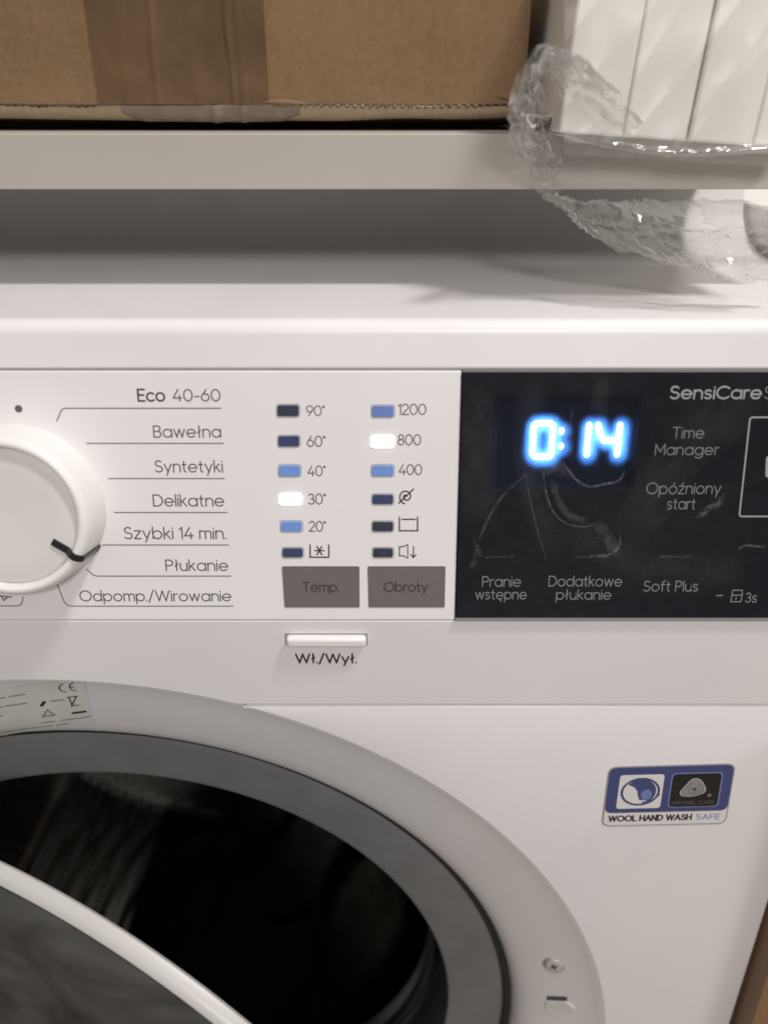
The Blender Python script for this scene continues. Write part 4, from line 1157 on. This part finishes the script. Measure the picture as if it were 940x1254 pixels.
# torn corrugated edge along the fold
def torn(name, xa, xb, amp, seed, m):
    v = []; f = []; N = int((xb - xa) / 0.0006)
    for i in range(N + 1):
        x = xa + (xb - xa) * i / N
        zt = edge_z(x) + 0.0002
        ph = (x * 1000 / 2.9) % 1.0
        k1 = amp * (0.55 + 0.45 * noise.noise(Vector((x * 120, seed, 0)))) * (0.45 + 0.55 * abs(sin(ph * pi)))
        y_ = yb + bow(x, zt) - 0.00025 - 0.0004 * abs(noise.noise(Vector((x * 300, seed, 5))))
        v += [(x, y_, zt + 0.0001), (x, y_ - 0.0002, zt - k1 * .5), (x, y_ + 0.0003, zt - k1)]
    for i in range(N):
        for j in range(2):
            f.append((i * 3 + j, (i + 1) * 3 + j, (i + 1) * 3 + j + 1, i * 3 + j + 1))
    adopt(mesh_obj(name, v, f, m), cbx)
v = []; f = []
x = CAM.x - 0.040
while x < BXR - 0.004:
    zt = edge_z(x) - 0.0002; y_ = yb + bow(x, zt) - 0.0009; r_ = 0.00035 + 0.0003 * random.random()
    k_ = len(v)
    v += [(x - r_ * 1.6, y_ + 0.0006, zt), (x + r_ * 1.6, y_ + 0.0006, zt + 0.0001), (x, y_ + 0.0006, zt + r_), (x, y_ + 0.0006, zt - r_), (x, y_ - 0.0003, zt)]
    f += [(k_, k_ + 2, k_ + 4), (k_ + 2, k_ + 1, k_ + 4), (k_ + 1, k_ + 3, k_ + 4), (k_ + 3, k_, k_ + 4)]
    x += 0.0027 + 0.0006 * random.random()
ft = adopt(mesh_obj('flute_tips', v, f, 'cardlight'), cbx); ft['kind'] = 'stuff'
torn('torn_edge', BXL, CAM.x - 0.104, 0.0011, 1.0, 'carddark')
torn('torn_edge', CAM.x - 0.040, BXR - 0.001, 0.0010, 4.0, 'carddark')
# parcel tape down the front and over the fold
TX0 = CAM.x + (122 - 470) / 1000 * 0.300; TX1 = CAM.x + (330 - 470) / 1000 * 0.300
v = []; f = []; nx2, nz2 = 170, 60
for i in range(nx2 + 1):
    for j in range(nz2 + 1):
        x = TX0 + (TX1 - TX0) * i / nx2
        if i == 0: x += 0.0004 * noise.noise(Vector((j * .5, 1, 1)))
        z0_ = edge_z(x) + 0.0002
        z = z0_ + (shz1 + 0.268 - z0_) * (j / nz2) ** 1.8
        wr = 0.0
        for (xc_, w_, a_) in ((CAM.x - 0.082, 0.0012, 0.0006), (CAM.x - 0.0545, 0.0010, 0.0009), (CAM.x - 0.051, 0.0016, 0.0004), (CAM.x - 0.093, 0.003, 0.0003), (CAM.x - 0.068, 0.004, 0.0003)):
            wr += a_ * math.exp(-((x - xc_ - 0.0015 * noise.noise(Vector((z * 60, xc_ * 99, 0)))) / w_) ** 2) * (0.5 + 0.7 * abs(noise.noise(Vector((z * 45, xc_ * 50, 2)))))
        v.append((x, yb + bow(x, z) - 0.0004 - wr - 0.0003 * abs(noise.noise(Vector((x * 150, z * 150, 0)))), z))
for i in range(nx2):
    for j in range(nz2):
        f.append((i * (nz2 + 1) + j, (i + 1) * (nz2 + 1) + j, (i + 1) * (nz2 + 1) + j + 1, i * (nz2 + 1) + j + 1))
tp = adopt(mesh_obj('parcel_tape', v, f, 'tape', None, smooth=True, sharp=180), cbx)
v = []; f = []; R_ = 10; xa, xb = TX0 + 0.008, TX1 + 0.011; nx2 = 70
for i in range(nx2 + 1):
    x = xa + (xb - xa) * i / nx2
    zt = edge_z(x) + 0.0003
    sag = 0.0011 * math.exp(-((x - (CAM.x - 0.058)) / 0.07) ** 2) + 0.0005 * noise.noise(Vector((x * 40, 7, 0)))
    zb = bz_b + 0.0012 - sag
    fade = min(1, i / 8, (nx2 - i) / 8)
    for j in range(R_ + 1):
        a = j / R_ * pi / 2 * 0.98
        wv = 0.0005 * abs(noise.noise(Vector((x * 110, j * .3, 9)))) + 0.0008 * math.exp(-((x - CAM.x + 0.062) / 0.0012) ** 2) + 0.0007 * math.exp(-((x - CAM.x + 0.052) / 0.0010) ** 2)
        v.append((x, yb + 0.0000 + 0.004 * (1 - cos(a)) - 0.0004 - wv * fade, zt - (zt - zb + 0.0003) * sin(a) * (0.75 + 0.25 * fade) - wv * 0.5))
for i in range(nx2):
    for j in range(R_):
        f.append((i * (R_ + 1) + j, (i + 1) * (R_ + 1) + j, (i + 1) * (R_ + 1) + j + 1, i * (R_ + 1) + j + 1))
o = mesh_obj('tape_end', v, f, 'tapefold', tp, smooth=True, sharp=180)
# crushed crease near the right end of the fold and near the tape
for (xa, xb, zz, am) in ((CAM.x - 0.045, CAM.x - 0.028, 0.0012, 0.0012), (CAM.x + 0.040, CAM.x + 0.0505, 0.0030, 0.0010)):
    v = []; f = []
    for i in range(21):
        t = i / 20; x = xa + (xb - xa) * t; w_ = 0.0011 * sin(pi * t) + 0.0001
        z = edge_z(x) + zz - 0.0008 * t
        for q, hh in ((-1, 0.0002), (-.3, am), (.3, am * .9), (1, 0.0002)):
            v.append((x, yb + bow(x, z) + 0.0001 - hh * sin(pi * t) - 0.0002, z + w_ * q))
    for i in range(20):
        for j in range(3):
            f.append((i * 4 + j, (i + 1) * 4 + j, (i + 1) * 4 + j + 1, i * 4 + j + 1))
    adopt(mesh_obj('dent_ridge', v, f, 'card', None, smooth=True, sharp=180), cbx)

# ================================================================== WHITE BOARDS stood on the shelf, in clear film
yw = CAM.y + 0.286
TILT = radians(3.5)
bl0 = at_y(685, 152, yw)
bw = 0.0209
names = ['leftmost of the white boards wrapped in film beside the cardboard box', 'second white board from the cardboard box in clear film',
         'third white board from the cardboard box in clear film', 'fourth white board from the cardboard box at the photo edge']
low = shz1 + 0.0002
org = Vector((bl0.x, yw, low + 4 * bw * sin(TILT)))
for k_ in range(4):
    e = empty('white_board', (0, 0, 0), names[k_], 'board', 'white boards wrapped in film')
    e.location = org + Vector((cos(TILT), 0, -sin(TILT))) * (bw * k_) + Vector((0, 0.0012 * (k_ % 2), 0))
    e.rotation_euler = (0, TILT, 0)
    o = box('board_face', 0.0002, bw - 0.0003, 0, 0.0165, -0.0042, 0.064, 'board', e, 0.0009)
    o2 = box('board_core', 0.0006, bw - 0.0007, 0.0167, 0.30, 0.0002, 0.0635, 'board', e, 0.0009)

# ================================================================== CLEAR PLASTIC FILM
def film_grid(ctrl, nu, nv, amp, seed, freq=60, fold=0.0, nf=9, jit=0.0):
    """smooth surface through a grid of (u, v, distance) sightings, then crumpled"""
    rows = len(ctrl); cols = len(ctrl[0])
    pts = [[CAM + ray(u, v_) * ((d + 0.0155) / ray(u, v_).y) for (u, v_, d) in r_] for r_ in ctrl]
    def cr(a, b, c, d, t): return 0.5 * ((2 * b) + (c - a) * t + (2 * a - 5 * b + 4 * c - d) * t * t + (3 * b - a - 3 * c + d) * t ** 3)
    def ev(arr, x):
        n_ = len(arr); i = min(int(x), n_ - 2); t = x - i
        a = arr[i - 1] if i > 0 else arr[0] * 2 - arr[1]
        d = arr[i + 2] if i + 2 < n_ else arr[-1] * 2 - arr[-2]
        return cr(a, arr[i], arr[i + 1], d, t)
    V = []; F_ = []
    for i in range(nu + 1):
        col = [ev(r_, i / nu * (cols - 1)) for r_ in pts]
        for j in range(nv + 1):
            p = ev(col, j / nv * (rows - 1))
            q = p * freq
            n1 = 1 - 2 * abs(noise.noise(q + Vector((seed, 0, 0)))); n2 = 1 - 2 * abs(noise.noise(q * 2.3 + Vector((0, seed, 0)))); n3 = noise.noise(q * 0.5 + Vector((0, 0, seed)))
            dv = Vector((0.35 * n3, -0.8 * n1 - 0.5 * n2, 0.5 * n2 + 0.5 * n1)) * amp
            if fold:                         # creases running along the sheet
                cr_ = noise.noise(Vector((i / nu * 3.0, j / nv * nf + 0.8 * noise.noise(Vector((i / nu * 5, seed, 0))), seed)))
                dv = dv + Vector((0, -1, 0.25)) * fold * max(0.0, 1 - 2.4 * abs(cr_)) ** 1.5
            if jit: dv = dv + Vector((random.uniform(-1, 1), random.uniform(-1, 1), random.uniform(-1, 1))) * jit
            V.append(p + dv)
    for i in range(nu):
        for j in range(nv):
            a_, b_, c_, d_ = i * (nv + 1) + j, (i + 1) * (nv + 1) + j, (i + 1) * (nv + 1) + j + 1, i * (nv + 1) + j + 1
            if jit: F_ += [(a_, b_, c_), (a_, c_, d_)] if random.random() < 0.5 else [(a_, b_, d_), (b_, c_, d_)]
            else: F_.append((a_, b_, c_, d_))
    return V, F_
wrap = empty('plastic_wrap', (CAM.x + 0.09, yw, shz1), 'crumpled clear plastic wrap hanging from the white boards over the shelf edge', 'plastic wrap')
def z6(pts, d): return [(x / 2.765 + 600, y / 2.765, dd) for (x, y), dd in zip(pts, d)]
# loop standing out at the left of the boards
outer = [(505, 425), (390, 285), (310, 215), (210, 158), (135, 188), (80, 290), (56, 420), (82, 520), (140, 618), (205, 690)]
mid1 = [(492, 442), (350, 310), (275, 245), (205, 190), (150, 235), (112, 320), (95, 430), (125, 525), (165, 615), (225, 680)]
mid2 = [(476, 456), (320, 350), (255, 290), (195, 225), (165, 270), (150, 350), (150, 440), (175, 525), (200, 590), (235, 650)]
inner = [(458, 466), (300, 400), (240, 350), (185, 262), (172, 290), (190, 370), (205, 440), (235, 520), (240, 575), (215, 630)]
dA = [.266, .262, .256, .252, .252, .258, .268, .280, .290, .296]
dB = [.268, .266, .262, .258, .256, .262, .272, .283, .292, .298]
dC = [.268, .267, .266, .264, .264, .268, .276, .286, .294, .299]
dD = [.2685, .268, .268, .268, .270, .275, .282, .290, .296, .300]
v, f = film_grid([z6(outer, dA), z6(mid1, dB), z6(mid2, dC), z6(inner, dD)], 44, 10, 0.0010, 2.0, 55, fold=0.0022, nf=4, jit=0.0006)
adopt(mesh_obj('film_loop', v, f, 'film', None, smooth=True, sharp=24), wrap)
# second layer inside the loop, so that the folds overlap
v, f = film_grid([z6([(x + 14, y + 20) for x, y in outer[1:8]], [d + .006 for d in dA[1:8]]), z6([(x + 18, y + 6) for x, y in mid1[1:8]], [d + .008 for d in dB[1:8]]), z6([(x + 4, y - 6) for x, y in mid2[1:8]], [d + .004 for d in dC[1:8]])], 30, 7, 0.0012, 5.0, 55, fold=0.0022, nf=3, jit=0.0007)
adopt(mesh_obj('film_fold', v, f, 'film', None, smooth=True, sharp=24), wrap)
# sagging sheet below the shelf edge
r1 = [(140, 628), (270, 690), (400, 692), (560, 688), (760, 684), (980, 706)]
r2 = [(168, 655), (290, 705), (420, 712), (570, 742), (760, 776), (980, 778)]
r3 = [(195, 685), (300, 745), (420, 770), (580, 790), (760, 805), (980, 800)]
r4 = [(230, 715), (320, 775), (440, 815), (600, 850), (760, 838), (980, 850)]
r5 = [(255, 738), (340, 815), (510, 880), (640, 905), (800, 905), (980, 900)]
v, f = film_grid([z6(r1, [.288, .287, .284, .283, .283, .284]), z6(r2, [.282, .274, .268, .262, .258, .256]), z6(r3, [.284, .276, .268, .262, .260, .260]), z6(r4, [.286, .278, .270, .266, .266, .268]), z6(r5, [.290, .284, .278, .272, .268, .266])], 46, 15, 0.0018, 11.0, 45, fold=0.0042, nf=4, jit=0.0008)
adopt(mesh_obj('film_drape', v, f, 'filmcrisp', None, smooth=True, sharp=24), wrap)
r6 = [(520, 868), (640, 862), (760, 880), (980, 868)]
r7 = [(600, 895), (700, 915), (800, 935), (980, 925)]
r8 = [(650, 910), (740, 945), (830, 965), (980, 955)]
v, f = film_grid([z6(r6, [.275, .270, .268, .268]), z6(r7, [.272, .266, .264, .264]), z6(r8, [.274, .270, .268, .268])], 30, 7, 0.0014, 17.0, 50, fold=0.0024, nf=3, jit=0.0007)
adopt(mesh_obj('film_hem', v, f, 'filmcrisp', None, smooth=True, sharp=24), wrap)
# taut sheet over the board fronts with a hanging lip at the bottom
g = []
for vv, dd in ((-40, .2665), (20, .2665), (70, .2660), (120, .2655), (160, .2650), (176, .2640), (190, .2655)):
    g.append([(u, vv + (u - 690) * 0.06 * (1 if vv > 100 else 0), dd + 0.0006 * ((i + int(vv)) % 2)) for i, u in enumerate((690, 730, 770, 812, 850, 900, 960))])
v, f = film_grid(g, 130, 110, 0.0004, 23.0, 38)
v2 = []
for p in v:                                  # long slanting pull folds
    a_ = (p.x * 0.80 - p.z * 0.60) * 1000
    k_ = noise.noise(Vector((a_ / 15.0, (p.x * 0.6 + p.z * 0.8) * 9, 3.0)))
    v2.append(p + Vector((0, -0.0011 * max(0.0, 1 - 1.8 * abs(k_)) ** 2 - 0.0005 * k_, 0)))
v = v2
adopt(mesh_obj('film_sheet', v, f, 'filmthin', None, smooth=True, sharp=180), wrap)
lipg = [[(668, 158, .269), (700, 166, .266), (740, 172, .264), (780, 178, .263), (850, 182, .262), (960, 176, .262)],
        [(672, 164, .270), (705, 173, .267), (745, 181, .264), (785, 187, .262), (850, 190, .261), (960, 184, .261)],
        [(690, 166, .273), (720, 176, .271), (755, 184, .269), (790, 190, .268), (850, 193, .268), (960, 187, .268)]]
v, f = film_grid(lipg, 130, 14, 0.0005, 31.0, 120)
adopt(mesh_obj('film_lip', v, f, 'film', None, smooth=True, sharp=180), wrap)
